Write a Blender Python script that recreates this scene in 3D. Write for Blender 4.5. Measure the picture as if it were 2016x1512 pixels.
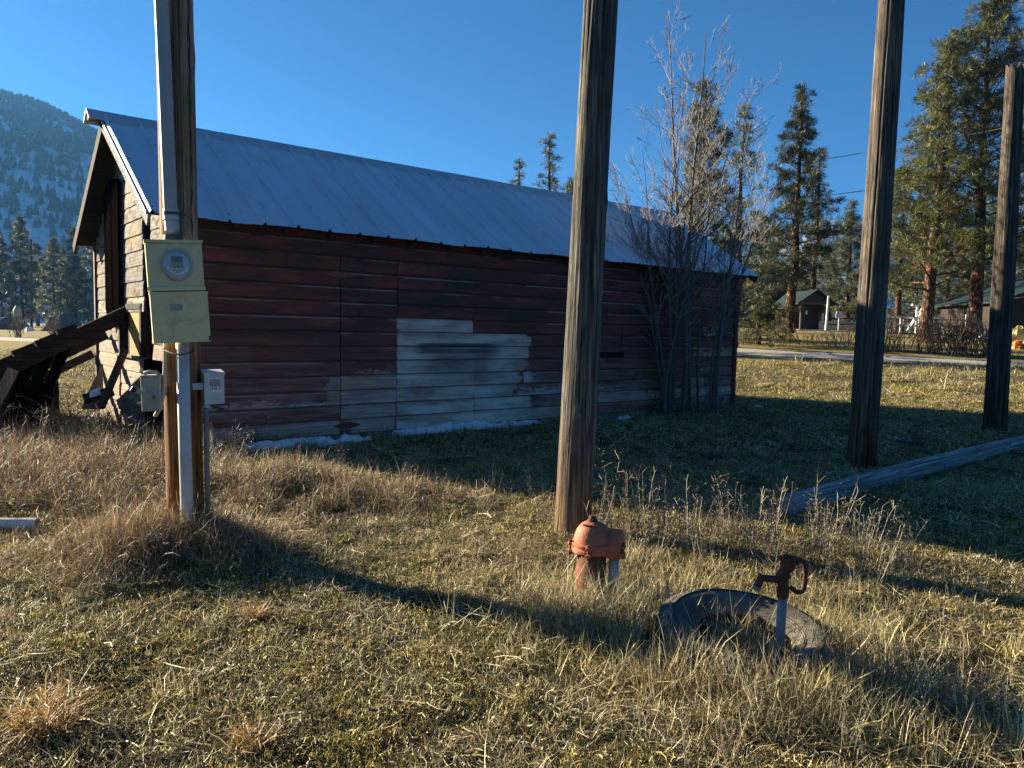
import bpy, bmesh, math, random
import numpy as np
from mathutils import Vector, Matrix, noise as mn

for _o in list(bpy.data.objects): bpy.data.objects.remove(_o)
SC = bpy.context.scene
COL = SC.collection
PI = math.pi
V = Vector

# ------------------------------------------------------------------ camera
FPX, PW, PH = 1478.0, 2016.0, 1512.0
PITCH, ROLL, CAMH = 0.0716, 0.0198, 1.4
_x0 = V((1, 0, 0)); _d0 = V((0, -math.sin(PITCH), -math.cos(PITCH)))
CF = V((0, math.cos(PITCH), -math.sin(PITCH)))
CX = math.cos(ROLL) * _x0 - math.sin(ROLL) * _d0
CD = math.sin(ROLL) * _x0 + math.cos(ROLL) * _d0
CAM = V((0, 0, CAMH))
cd = bpy.data.cameras.new('camera'); cam = bpy.data.objects.new('camera', cd); COL.objects.link(cam)
cd.sensor_width = 36.0; cd.lens = 36.0 * FPX / PW; cd.clip_start = 0.05; cd.clip_end = 12000
_m = Matrix((CX, -CD, -CF)).transposed().to_4x4(); _m.translation = CAM
cam.matrix_world = _m
SC.camera = cam

# ------------------------------------------------------------------ sky, sun, exposure
SUN_AZ = math.atan2(-0.896, 0.444)            # compass angle from +Y, clockwise positive
SUN_EL = math.radians(17.0)
w = bpy.data.worlds.new('World'); SC.world = w; w.use_nodes = True
nt = w.node_tree; nt.nodes.clear()
sky = nt.nodes.new('ShaderNodeTexSky'); sky.sky_type = 'NISHITA'; sky.sun_disc = False
sky.sun_elevation = SUN_EL; sky.sun_rotation = SUN_AZ
sky.altitude = 900; sky.air_density = 0.8; sky.dust_density = 0.8; sky.ozone_density = 4.0
bg = nt.nodes.new('ShaderNodeBackground'); bg.inputs['Strength'].default_value = 0.05
wo = nt.nodes.new('ShaderNodeOutputWorld')
tn = nt.nodes.new('ShaderNodeMix'); tn.data_type = 'RGBA'; tn.blend_type = 'MULTIPLY'; tn.inputs[0].default_value = 1.0; tn.inputs[7].default_value = (0.14, 0.44, 0.62, 1)   # the phone's saturated blue, even over the whole sky
nt.links.new(sky.outputs[0], tn.inputs[6]); nt.links.new(tn.outputs[2], bg.inputs[0]); nt.links.new(bg.outputs[0], wo.inputs[0])
sd = bpy.data.lights.new('sun', 'SUN'); sd.energy = 5.0; sd.angle = math.radians(0.5); sd.color = (1.0, 0.87, 0.64)
sun = bpy.data.objects.new('sun', sd); COL.objects.link(sun)
_s = V((math.sin(SUN_AZ) * math.cos(SUN_EL), math.cos(SUN_AZ) * math.cos(SUN_EL), math.sin(SUN_EL)))
sun.rotation_euler = _s.to_track_quat('Z', 'Y').to_euler(); sun.location = (0, 0, 60)
vs = SC.view_settings; vs.view_transform = 'Standard'; vs.look = 'None'; vs.exposure = 2.1; vs.gamma = 1.0; vs.use_curve_mapping = False
SC.render.engine = 'CYCLES'
cy = SC.cycles
cy.use_denoising = True; cy.denoiser = 'OPENIMAGEDENOISE'; cy.denoising_input_passes = 'RGB_ALBEDO_NORMAL'; cy.denoising_prefilter = 'NONE'
cy.use_adaptive_sampling = False
cy.max_bounces = 6; cy.diffuse_bounces = 3; cy.glossy_bounces = 2; cy.transmission_bounces = 3; cy.transparent_max_bounces = 6
cy.volume_bounces = 0; cy.caustics_reflective = False; cy.caustics_refractive = False
cy.sample_clamp_indirect = 6.0

# ------------------------------------------------------------------ pixel helpers (plan points taken off the photograph)
def ray(px, py): return (px - PW / 2) / FPX * CX + (py - PH / 2) / FPX * CD + CF
def sst(a, b, x):
    t = min(1.0, max(0.0, (x - a) / (b - a))); return t * t * (3 - 2 * t)
def terrain(x, y):
    k = sst(-2, 8, x - 0.05 * (y - 15))
    z = 0.0
    if y > 14:
        z = 0.035 * (min(y, 30) - 14)
        if y > 30: z += 0.065 * (min(y, 48) - 30)
        if y > 48: z += 0.012 * (min(y, 150) - 48)
    z *= k
    if abs(x) < 40 and y < 40 and y > -5:
        f = 1 - sst(25, 40, max(abs(x), y))
        z += f * (0.05 * mn.noise(V((x * 0.45, y * 0.45, 3.1))) + 0.022 * mn.noise(V((x * 1.7, y * 1.7, 7.7))))
    z += 0.10 * math.exp(-(((x + 2.2) / 1.0) ** 2 + ((y - 6.3) / 0.8) ** 2))
    z += 0.10 * math.exp(-(((x + 4.2) / 1.6) ** 2 + ((y - 6.6) / 1.0) ** 2))
    z += 0.13 * math.exp(-(((x + 2.05) / 0.55) ** 2 + ((y - 4.55) / 0.5) ** 2))
    return z
def gp(px, py, dz=0.0):
    r = ray(px, py); z = 0.0; p = V((0, 0, 0))
    for _ in range(30):
        t = (z + dz - CAMH) / min(r.z, -1e-4); p = CAM + t * r; z = 0.6 * z + 0.4 * terrain(p.x, p.y)
    return p
def atY(px, py, Y):
    r = ray(px, py); return CAM + r * (Y / r.y)

# ------------------------------------------------------------------ mesh helpers
class MB:
    def __init__(s): s.v = []; s.f = []; s.mi = []; s.cur = 0
    def add(s, vs, fs):
        b = len(s.v); s.v.extend([tuple(p) for p in vs])
        for f in fs: s.f.append(tuple(b + i for i in f)); s.mi.append(s.cur)
    def hexa(s, c):      # 8 corners: bottom 4 ccw, top 4 ccw
        s.add(c, [(3, 2, 1, 0), (4, 5, 6, 7), (0, 1, 5, 4), (1, 2, 6, 5), (2, 3, 7, 6), (3, 0, 4, 7)])
    def box(s, x0, x1, y0, y1, z0, z1):
        s.hexa([(x0, y0, z0), (x1, y0, z0), (x1, y1, z0), (x0, y1, z0), (x0, y0, z1), (x1, y0, z1), (x1, y1, z1), (x0, y1, z1)])
    def bar(s, a, b, wd, hh, up=(0, 0, 1), w2=None, h2=None):
        a = V(a); b = V(b); d = (b - a).normalized(); sx = d.cross(V(up))
        if sx.length < 1e-4: sx = d.cross(V((1, 0, 0)))
        sx.normalize(); uy = sx.cross(d).normalized()
        w2 = wd if w2 is None else w2; h2 = hh if h2 is None else h2
        q = lambda c, W, Hh: [c - sx * W / 2 - uy * Hh / 2, c + sx * W / 2 - uy * Hh / 2, c + sx * W / 2 + uy * Hh / 2, c - sx * W / 2 + uy * Hh / 2]
        s.hexa(q(a, wd, hh) + q(b, w2, h2))
    def tube(s, pts, rad, n=8, caps=True):
        pts = [V(p) for p in pts]; m = len(pts)
        if not hasattr(rad, '__len__'): rad = [rad] * m
        b = len(s.v); ref = None
        for i, p in enumerate(pts):
            d = (pts[min(i + 1, m - 1)] - pts[max(i - 1, 0)]).normalized()
            if ref is None:
                ref = d.orthogonal().normalized()
            ref = (ref - d * ref.dot(d)); ref = ref.normalized() if ref.length > 1e-6 else d.orthogonal().normalized()
            o = d.cross(ref)
            for k in range(n):
                a = 2 * PI * k / n; s.v.append(tuple(p + (ref * math.cos(a) + o * math.sin(a)) * rad[i]))
        for i in range(m - 1):
            for k in range(n):
                k2 = (k + 1) % n
                s.f.append((b + i * n + k, b + i * n + k2, b + (i + 1) * n + k2, b + (i + 1) * n + k)); s.mi.append(s.cur)
        if caps:
            s.f.append(tuple(b + k for k in range(n))[::-1]); s.mi.append(s.cur)
            s.f.append(tuple(b + (m - 1) * n + k for k in range(n))); s.mi.append(s.cur)
    def lathe(s, prof, n=32, M=None, close=False):   # prof: list of (r, z)
        b = len(s.v); m = len(prof)
        for r, z in prof:
            for k in range(n):
                a = 2 * PI * k / n; p = V((r * math.cos(a), r * math.sin(a), z))
                s.v.append(tuple(M @ p if M else p))
        for i in range(m - 1 + (1 if close else 0)):
            i2 = (i + 1) % m
            for k in range(n):
                k2 = (k + 1) % n
                s.f.append((b + i * n + k, b + i * n + k2, b + i2 * n + k2, b + i2 * n + k)); s.mi.append(s.cur)
    def prism(s, poly, d, M=None):    # polygon in xz, extruded in y by +-d/2
        n = len(poly); vs = [V((x, -d / 2, z)) for x, z in poly] + [V((x, d / 2, z)) for x, z in poly]
        if M: vs = [M @ p for p in vs]
        s.add(vs, [tuple(range(n)), tuple(range(2 * n - 1, n - 1, -1))] + [((i + 1) % n, i, n + i, n + (i + 1) % n) for i in range(n)])
    def build(s, name, mat, parent=None, smooth=False, bevel=0.0, loc=None, kind=None, seg=2):
        me = bpy.data.meshes.new(name); me.from_pydata(s.v, [], s.f)
        for mm in (mat if isinstance(mat, (list, tuple)) else [mat]): me.materials.append(mm)
        if any(s.mi): me.polygons.foreach_set('material_index', s.mi)
        me.update()
        o = bpy.data.objects.new(name, me); COL.objects.link(o)
        if smooth: me.polygons.foreach_set('use_smooth', [True] * len(me.polygons))
        if bevel:
            bv = o.modifiers.new('bevel', 'BEVEL'); bv.width = bevel; bv.segments = seg; bv.limit_method = 'ANGLE'; bv.angle_limit = math.radians(35)
        if parent: o.parent = parent
        if loc is not None: o.location = loc
        if kind: o['kind'] = kind
        return o
def tag(o, label=None, cat=None, group=None, kind=None):
    if label: o['label'] = label
    if cat: o['category'] = cat
    if group: o['group'] = group
    if kind: o['kind'] = kind
    return o
def empty(name, loc=(0, 0, 0), rz=0.0):
    o = bpy.data.objects.new(name, None); COL.objects.link(o); o.location = loc; o.rotation_euler = (0, 0, rz); o.empty_display_size = 0.2
    return o
def copy_tree(o, parent=None):
    c = o.copy(); COL.objects.link(c); c.parent = parent
    for ch in list(o.children): copy_tree(ch, c)
    return c

# ------------------------------------------------------------------ material helpers
class NT:
    def __init__(s, name):
        s.m = bpy.data.materials.new(name); s.m.use_nodes = True; s.t = s.m.node_tree; s.t.nodes.clear()
        s.o = s.t.nodes.new('ShaderNodeOutputMaterial')
    def n(s, typ, ins=None, **props):
        nd = s.t.nodes.new(typ)
        for k, v in props.items(): setattr(nd, k, v)
        for k, v in (ins or {}).items():
            sk = nd.inputs[k]
            if isinstance(v, bpy.types.NodeSocket): s.t.links.new(v, sk)
            else: sk.default_value = v if not (isinstance(v, tuple) and len(v) == 3 and sk.type == 'RGBA') else (*v, 1)
        return nd
    def co(s, which='Object'): return s.n('ShaderNodeTexCoord').outputs[which]
    def pos(s): return s.n('ShaderNodeNewGeometry').outputs['Position']
    def rnd(s): return s.n('ShaderNodeObjectInfo').outputs['Random']
    def map(s, vec, scale=(1, 1, 1), loc=(0, 0, 0), rot=(0, 0, 0)):
        return s.n('ShaderNodeMapping', {'Vector': vec, 'Scale': scale, 'Location': loc, 'Rotation': rot}).outputs[0]
    def noise(s, vec, scale=5, detail=4, rough=0.55, dist=0.0):
        return s.n('ShaderNodeTexNoise', {'Vector': vec, 'Scale': scale, 'Detail': detail, 'Roughness': rough, 'Distortion': dist}).outputs[0]
    def vor(s, vec, scale=5, feature='F1', out='Distance'):
        return s.n('ShaderNodeTexVoronoi', {'Vector': vec, 'Scale': scale}, feature=feature).outputs[out]
    def ramp(s, fac, stops, interp='LINEAR'):
        nd = s.n('ShaderNodeValToRGB', {'Fac': fac}); cr = nd.color_ramp; cr.interpolation = interp
        while len(cr.elements) < len(stops): cr.elements.new(0.5)
        for e, (p, c) in zip(cr.elements, stops):
            e.position = p; e.color = (c, c, c, 1) if not hasattr(c, '__len__') else (*c, 1)
        return nd.outputs[0]
    def mix(s, f, a, b, blend='MIX'):
        nd = s.n('ShaderNodeMix', data_type='RGBA', blend_type=blend)
        for k, v in ((0, f), (6, a), (7, b)):
            sk = nd.inputs[k]
            if isinstance(v, bpy.types.NodeSocket): s.t.links.new(v, sk)
            else: sk.default_value = v if k == 0 else ((*v, 1) if hasattr(v, '__len__') else (v, v, v, 1))
        return nd.outputs[2]
    def math(s, op, a, b=0.0, c=0.0, clamp=False):
        nd = s.n('ShaderNodeMath', operation=op, use_clamp=clamp)
        for k, v in enumerate((a, b, c)):
            if isinstance(v, bpy.types.NodeSocket): s.t.links.new(v, nd.inputs[k])
            else: nd.inputs[k].default_value = v
        return nd.outputs[0]
    def sep(s, vec): return s.n('ShaderNodeSeparateXYZ', {0: vec}).outputs
    def mr(s, x, a, b, c=0.0, d=1.0, smooth=True):
        return s.n('ShaderNodeMapRange', {'Value': x, 'From Min': a, 'From Max': b, 'To Min': c, 'To Max': d}, interpolation_type='SMOOTHSTEP' if smooth else 'LINEAR').outputs[0]
    def bump(s, h, st=0.5, dist=0.01): return s.n('ShaderNodeBump', {'Height': h, 'Strength': st, 'Distance': dist}).outputs[0]
    def bsdf(s, col, rough=0.8, normal=None, metal=0.0, spec=0.3, **kw):
        ins = {'Base Color': col, 'Roughness': rough, 'Metallic': metal, 'Specular IOR Level': spec}
        if normal is not None: ins['Normal'] = normal
        ins.update(kw)
        b = s.n('ShaderNodeBsdfPrincipled', ins); s.t.links.new(b.outputs[0], s.o.inputs[0]); return b
    def end(s, shader): s.t.links.new(shader, s.o.inputs[0]); return s.m
MATS = {}
def simple(name, col, rough=0.7, var=0.25, scale=8.0, metal=0.0, bump=0.15, spec=0.3, dirt=None, dscale=3.0, damt=0.5):
    """plain coloured material with blotchy variation, optional dirt colour and light relief"""
    N = NT(name); c = N.co(); a = N.noise(c, scale, 5, 0.6)
    f = N.ramp(a, [(0.25, 1 - var), (0.75, 1 + var * 0.6)])
    cc = N.mix(1.0, col, f, 'MULTIPLY')
    if dirt:
        dn = N.noise(c, dscale, 6, 0.65, 0.4)
        cc = N.mix(N.math('MULTIPLY', N.mr(dn, 0.45, 0.72), damt), cc, dirt)
    N.bsdf(cc, N.mr(a, 0.3, 0.7, rough * 0.9, min(1, rough * 1.1)), N.bump(N.noise(c, scale * 6, 3), bump, 0.01), metal, spec)
    MATS[name] = N.m; return N.m
# ------------------------------------------------------------------ materials
def wood(name, dark, mid, light, axis='z', sc=1.0, orange=None, oz=(0.0, 1.0), crack=0.5, rough=0.9, bump=0.9, jitter=0.25, spec=0.2):
    N = NT(name); c = N.co(); k = {'x': (1.0, 44, 44), 'y': (44, 1.0, 44), 'z': (44, 44, 1.0)}[axis]
    r = N.rnd(); off = N.n('ShaderNodeVectorMath', {0: c, 1: N.n('ShaderNodeCombineXYZ', {0: N.math('MULTIPLY', r, 17.0), 1: N.math('MULTIPLY', r, 31.0), 2: N.math('MULTIPLY', r, 13.0)}).outputs[0]}, operation='ADD').outputs[0]
    m = N.map(off, tuple(q * sc for q in k))
    g = N.noise(m, 1.0, 6, 0.68, 0.3); g2 = N.noise(N.map(off, tuple(q * sc * 3.1 for q in k)), 1.0, 3, 0.6)
    blot = N.noise(off, 1.6 * sc, 4, 0.6)
    col = N.ramp(g, [(0.30, dark), (0.50, mid), (0.70, light)])
    col = N.mix(N.math('MULTIPLY', N.mr(blot, 0.4, 0.7), 0.45), col, dark)
    if orange:
        z = N.sep(c)[2]; zz = N.math('ADD', z, N.math('MULTIPLY', N.math('SUBTRACT', g, 0.5), 1.4))
        of = N.mr(zz, oz[0], oz[1], 1.0, 0.0)
        oc = N.mix(N.mr(g, 0.38, 0.62), tuple(q * 0.35 for q in orange), orange)
        col = N.mix(N.math('MULTIPLY', of, 0.9), col, oc)
    cr = N.mr(g2, 0.36, 0.46, 0.0, 1.0)
    col = N.mix(crack, col, N.mix(1.0, col, N.ramp(cr, [(0, 0.12), (1, 1.0)]), 'MULTIPLY'))
    col = N.mix(1.0, col, N.ramp(r, [(0, 1 - jitter), (1, 1 + jitter * 0.6)]), 'MULTIPLY')
    h = N.math('ADD', N.math('MULTIPLY', g, 0.6), N.math('MULTIPLY', cr, 0.6))
    N.bsdf(col, rough, N.bump(h, bump, 0.012), 0, spec)
    MATS[name] = N.m; return N.m
W_POLE = wood('weathered_pole_wood', (0.028, 0.024, 0.020), (0.105, 0.092, 0.078), (0.29, 0.255, 0.215), 'z', 1.0, (0.40, 0.205, 0.085), (-0.4, 0.95), crack=0.8)
W_POLE2 = wood('tarred_pole_wood', (0.028, 0.022, 0.017), (0.095, 0.076, 0.060), (0.25, 0.205, 0.165), 'z', 1.0, (0.17, 0.07, 0.035), (0.0, 1.2), crack=0.8)
W_POLE1 = wood('cedar_pole_wood', (0.20, 0.125, 0.072), (0.44, 0.295, 0.175), (0.60, 0.43, 0.275), 'z', 0.9, (0.46, 0.17, 0.03), (0.3, 2.1), crack=0.6)
W_LOG = wood('silver_log_wood', (0.12, 0.115, 0.11), (0.29, 0.28, 0.27), (0.46, 0.45, 0.43), 'x', 0.8)
W_DARK = wood('dark_plank_wood', (0.018, 0.012, 0.010), (0.05, 0.034, 0.028), (0.10, 0.075, 0.062), 'z', 0.8)
W_BLACK = wood('near_black_plank_wood', (0.002, 0.0015, 0.0015), (0.006, 0.0045, 0.0035), (0.014, 0.010, 0.008), 'z', 0.8, spec=0.0, rough=1.0)  # one near-black tone for planks
W_BLACKX = wood('blackened_beam_wood', (0.014, 0.012, 0.010), (0.05, 0.042, 0.036), (0.11, 0.095, 0.082), 'x', 0.8)
W_DARKX = wood('dark_beam_wood', (0.022, 0.02, 0.019), (0.062, 0.056, 0.052), (0.13, 0.12, 0.11), 'x', 0.8)
W_GREYX = wood('grey_board_wood', (0.10, 0.09, 0.08), (0.26, 0.235, 0.21), (0.42, 0.39, 0.355), 'x', 0.8)
W_RAKE = wood('bleached_rake_wood', (0.10, 0.09, 0.08), (0.32, 0.30, 0.275), (0.55, 0.53, 0.49), 'y', 0.9, crack=0.8)
W_TAN = wood('tan_plank_wood', (0.16, 0.11, 0.07), (0.34, 0.25, 0.17), (0.5, 0.4, 0.29), 'z', 0.8)

def wall_mat():
    """old red barn paint worn down to silver boards; coordinates are the barn's own, in metres"""
    N = NT('worn_red_siding'); c = N.co(); s = N.sep(c); r = N.rnd()
    x, z = s[0], s[2]
    off = N.n('ShaderNodeVectorMath', {0: c, 1: N.n('ShaderNodeCombineXYZ', {0: N.math('MULTIPLY', r, 23.0), 1: 0.0, 2: N.math('MULTIPLY', r, 9.0)}).outputs[0]}, operation='ADD').outputs[0]
    grain = N.noise(N.map(off, (1.6, 8, 42)), 1.0, 6, 0.7, 0.25)
    fine = N.noise(N.map(off, (5, 20, 130)), 1.0, 4, 0.6)
    big = N.noise(N.map(c, (0.7, 1, 1.9)), 1.0, 5, 0.6)
    knots = N.mr(N.vor(N.map(off, (2.2, 1, 8.0)), 1.0), 0.03, 0.085, 1.0, 0.0)
    flake = N.noise(N.map(off, (7, 8, 16)), 1.0, 6, 0.75, 0.4)
    xr = N.math('ADD', x, N.math('MULTIPLY', N.math('SUBTRACT', r, 0.5), 0.7))
    # worn patch right of the door, plus splash zone along the foot of the wall
    def win(v, a, b, c_, d): return N.math('MULTIPLY', N.mr(v, a, b), N.mr(v, c_, d, 1.0, 0.0))
    patch = N.math('MULTIPLY', N.math('MULTIPLY', N.mr(x, 3.0, 3.1), N.mr(xr, 4.75, 5.75, 1.0, 0.0)), win(z, -0.3, 0.1, 1.52, 1.54))
    patch = N.math('MULTIPLY', patch, N.math('SUBTRACT', 1.0, N.math('MULTIPLY', N.mr(z, 1.345, 1.35), N.mr(x, 4.27, 4.29))))
    patch2 = N.math('MULTIPLY', win(x, 1.6, 2.7, 3.0, 3.1), win(z, -0.3, 0.0, 0.55, 1.15))
    foot = N.math('MULTIPLY', N.mr(z, 0.15, 0.85, 1.0, 0.0), 0.58)
    right = N.math('MULTIPLY', N.math('MULTIPLY', N.mr(x, 8.3, 9.6), N.mr(z, 2.0, 2.4, 1, 0)), 0.36)
    wear = N.math('MAXIMUM', N.math('MAXIMUM', patch, N.math('MULTIPLY', patch2, 0.85)), N.math('MAXIMUM', foot, right))
    wr = N.math('ADD', wear, N.math('MULTIPLY', N.math('SUBTRACT', N.math('ADD', N.math('MULTIPLY', grain, 0.25), N.math('MULTIPLY', flake, 0.75)), 0.5), 1.1))
    wr = N.math('ADD', wr, N.math('MULTIPLY', N.math('SUBTRACT', big, 0.5), 0.55))
    wr = N.math('ADD', wr, N.math('MULTIPLY', N.math('SUBTRACT', r, 0.5), 0.45))
    bare = N.mr(wr, 0.44, 0.52)
    red = N.ramp(N.noise(N.map(off, (0.8, 2, 7)), 1.0, 4, 0.6), [(0.28, (0.10, 0.036, 0.028)), (0.5, (0.185, 0.052, 0.040)), (0.72, (0.31, 0.082, 0.064))])
    grime = N.math('MULTIPLY', N.mr(N.noise(N.map(c, (0.9, 1, 3.2), (3, 0, 1)), 1.0, 5, 0.65), 0.42, 0.62), N.mr(z, 0.7, 1.7, 0.35, 0.95))
    red = N.mix(grime, red, (0.075, 0.044, 0.035))
    red = N.mix(N.math('MULTIPLY', N.mr(fine, 0.58, 0.72), 0.35), red, (0.22, 0.16, 0.15))
    grey = N.ramp(grain, [(0.36, (0.27, 0.20, 0.155)), (0.5, (0.44, 0.345, 0.28)), (0.64, (0.57, 0.46, 0.385))])
    grey = N.mix(N.math('MULTIPLY', N.mr(fine, 0.28, 0.42, 1.0, 0.0), 0.35), grey, (0.13, 0.11, 0.10))
    pink = N.mix(N.mr(big, 0.4, 0.6), grey, N.mix(1.0, grey, (1.0, 0.72, 0.68), 'MULTIPLY'))
    bright = N.math('MULTIPLY', N.math('MULTIPLY', patch, N.mr(N.noise(N.map(off, (1.2, 1, 5)), 1.0, 4, 0.6), 0.35, 0.62)), 0.9)
    grey = N.mix(N.math('MULTIPLY', bright, 0.75), pink, (0.84, 0.72, 0.62))
    stain = N.math('MULTIPLY', win(x, 3.25, 3.5, 4.5, 5.0), win(z, 1.02, 1.08, 1.19, 1.22))
    stain = N.math('MAXIMUM', stain, N.math('MULTIPLY', N.math('MULTIPLY', win(x, 3.3, 3.8, 4.4, 4.9), win(z, 0.45, 0.9, 1.02, 1.1)), 0.65))
    stain = N.math('MULTIPLY', stain, N.mr(N.noise(N.map(c, (2.0, 1, 16)), 1.0, 4, 0.6), 0.15, 0.5, 0.55, 1.0))
    grey = N.mix(N.math('MULTIPLY', stain, 0.85), grey, (0.055, 0.05, 0.05))
    col = N.mix(bare, red, grey)
    soft = N.math('MULTIPLY', N.mr(z, 0.25, 1.45, 1.0, 0.0), N.mr(N.noise(N.map(off, (1.1, 2, 14)), 1.0, 5, 0.7), 0.36, 0.64))
    col = N.mix(N.math('MULTIPLY', soft, 0.62), col, N.mix(0.35, grey, (0.22, 0.12, 0.095)))
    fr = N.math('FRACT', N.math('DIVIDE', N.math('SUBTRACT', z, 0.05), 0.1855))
    ledge_light = N.math('MULTIPLY', win(fr, 0.78, 0.80, 0.88, 0.91), N.mr(N.noise(N.map(off, (0.9, 4, 9)), 1.0, 5, 0.7), 0.47, 0.60))  # worn top edges painted paler, standing in for caught sky light
    col = N.mix(N.math('MULTIPLY', ledge_light, 0.65), col, (0.44, 0.35, 0.30))
    lap_shade = N.math('MAXIMUM', N.mr(fr, 0.02, 0.08, 1.0, 0.0), N.mr(fr, 0.93, 0.97))  # shadow line under each lap, painted into the colour
    col = N.mix(N.math('MULTIPLY', lap_shade, 0.7), col, (0.06, 0.035, 0.028))
    col = N.mix(N.math('MULTIPLY', knots, 0.8), col, (0.03, 0.022, 0.02))
    nails = N.mr(N.vor(N.map(off, (7.0, 1, 11.0)), 1.0), 0.035, 0.07, 1.0, 0.0)
    col = N.mix(N.math('MULTIPLY', nails, 0.7), col, (0.02, 0.016, 0.015))
    h = N.math('ADD', N.math('MULTIPLY', grain, 0.6), N.math('MULTIPLY', bare, -0.25))
    N.bsdf(col, 0.85, N.bump(h, 0.6, 0.008), 0, 0.2); return N.m
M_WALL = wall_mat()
def gable_mat():
    N = NT('scorched_gable_boards'); c = N.co(); s = N.sep(c); r = N.rnd()
    off = N.n('ShaderNodeVectorMath', {0: c, 1: N.n('ShaderNodeCombineXYZ', {0: 0.0, 1: N.math('MULTIPLY', r, 23.0), 2: N.math('MULTIPLY', r, 9.0)}).outputs[0]}, operation='ADD').outputs[0]
    g = N.noise(N.map(off, (8, 2.2, 36)), 1.0, 6, 0.7, 0.5); b = N.noise(N.map(c, (1, 2.6, 2.0)), 1.0, 5, 0.65)
    grey = N.ramp(g, [(0.28, (0.05, 0.045, 0.04)), (0.48, (0.30, 0.27, 0.24)), (0.7, (0.50, 0.46, 0.41))])
    org = N.ramp(g, [(0.28, (0.16, 0.075, 0.03)), (0.5, (0.52, 0.30, 0.14)), (0.7, (0.64, 0.45, 0.27))])
    pch = N.ramp(g, [(0.28, (0.20, 0.12, 0.085)), (0.5, (0.52, 0.37, 0.27)), (0.7, (0.62, 0.48, 0.37))])
    low = N.mr(s[2], 1.0, 1.7, 1.0, 0.0)
    col = N.mix(N.mr(b, 0.50, 0.60), grey, org)
    col = N.mix(N.mr(N.noise(N.map(off, (3, 5, 9)), 1.0, 5, 0.7), 0.50, 0.64), col, (0.045, 0.038, 0.033)); col = N.mix(N.math('MULTIPLY', low, 0.85), col, pch)
    ck = N.mr(N.noise(N.map(off, (8, 16, 5)), 1.0, 4, 0.6, 1.2), 0.32, 0.42, 0.0, 1.0)
    col = N.mix(1.0, col, N.ramp(ck, [(0, 0.35), (1, 1)]), 'MULTIPLY')
    col = N.mix(1.0, col, N.ramp(r, [(0, 0.5), (1, 0.9)]), 'MULTIPLY')
    N.bsdf(col, 0.9, N.bump(N.math('ADD', g, N.math('MULTIPLY', ck, 0.5)), 0.8, 0.01), 0, 0.2); return N.m
M_GABLE = gable_mat()
def roof_mat():
    N = NT('galvanised_roof_sheet'); c = N.co(); r = N.rnd()
    b = N.noise(N.map(c, (1.3, 0.5, 0.5)), 1.0, 5, 0.6); st = N.noise(N.map(c, (9, 0.7, 0.7)), 1.0, 5, 0.6)
    col = N.ramp(b, [(0.3, (0.48, 0.52, 0.58)), (0.7, (0.60, 0.64, 0.70))])
    col = N.mix(N.math('MULTIPLY', N.mr(st, 0.45, 0.75), 0.25), col, (0.70, 0.71, 0.72))
    col = N.mix(N.math('MULTIPLY', N.mr(N.noise(N.map(c, (5, 1.2, 1.2)), 1.0, 6, 0.75), 0.56, 0.70), 0.45), col, (0.24, 0.20, 0.17))
    col = N.mix(1.0, col, N.ramp(r, [(0, 0.95), (1, 1.03)]), 'MULTIPLY')
    N.bsdf(col, N.mr(b, 0.3, 0.7, 0.5, 0.68), N.bump(N.noise(N.map(c, (3, 2.0, 2.0)), 1.0, 4), 0.25, 0.03), 0.05, 0.35); return N.m
M_ROOF = roof_mat()
def osb_mat():
    N = NT('chip_board'); c = N.co()
    v = N.n('ShaderNodeTexVoronoi', {'Vector': N.map(c, (20, 55, 42)), 'Scale': 1.0}).outputs['Color']
    col = N.ramp(N.sep(v)[0], [(0.0, (0.06, 0.025, 0.006)), (0.25, (0.34, 0.14, 0.02)), (0.6, (0.58, 0.25, 0.035)), (1.0, (0.72, 0.38, 0.08))])
    N.bsdf(col, 0.8, None, 0, 0.2); return N.m
M_OSB = osb_mat()
def ground_mat():
    N = NT('turf_ground'); p = N.pos()
    a = N.noise(p, 0.55, 5, 0.6); b = N.noise(p, 5.0, 5, 0.65); c = N.noise(p, 34.0, 4, 0.7)
    st = N.noise(N.map(p, (14, 14, 14)), 3.0, 4, 0.7, 1.5)
    col = N.ramp(b, [(0.28, (0.025, 0.020, 0.012)), (0.5, (0.06, 0.05, 0.026)), (0.72, (0.11, 0.09, 0.045))])
    col = N.mix(N.math('MULTIPLY', N.mr(a, 0.46, 0.62), 0.6), col, N.mix(N.mr(c, 0.4, 0.6), (0.07, 0.075, 0.024), (0.18, 0.17, 0.06)))
    col = N.mix(N.math('MULTIPLY', N.mr(st, 0.54, 0.68), 0.4), col, (0.26, 0.21, 0.12))
    far = N.mr(N.sep(p)[1], 14, 40)
    fcol = N.ramp(N.noise(p, 0.9, 6, 0.72), [(0.3, (0.22, 0.165, 0.06)), (0.5, (0.34, 0.27, 0.10)), (0.7, (0.43, 0.35, 0.15))])
    col = N.mix(N.math('MULTIPLY', far, 0.75), col, fcol)
    N.bsdf(col, 1.0, N.bump(N.math('ADD', N.math('MULTIPLY', c, 0.6), st), 1.0, 0.05), 0, 0.1); return N.m
M_GROUND = ground_mat()
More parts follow.
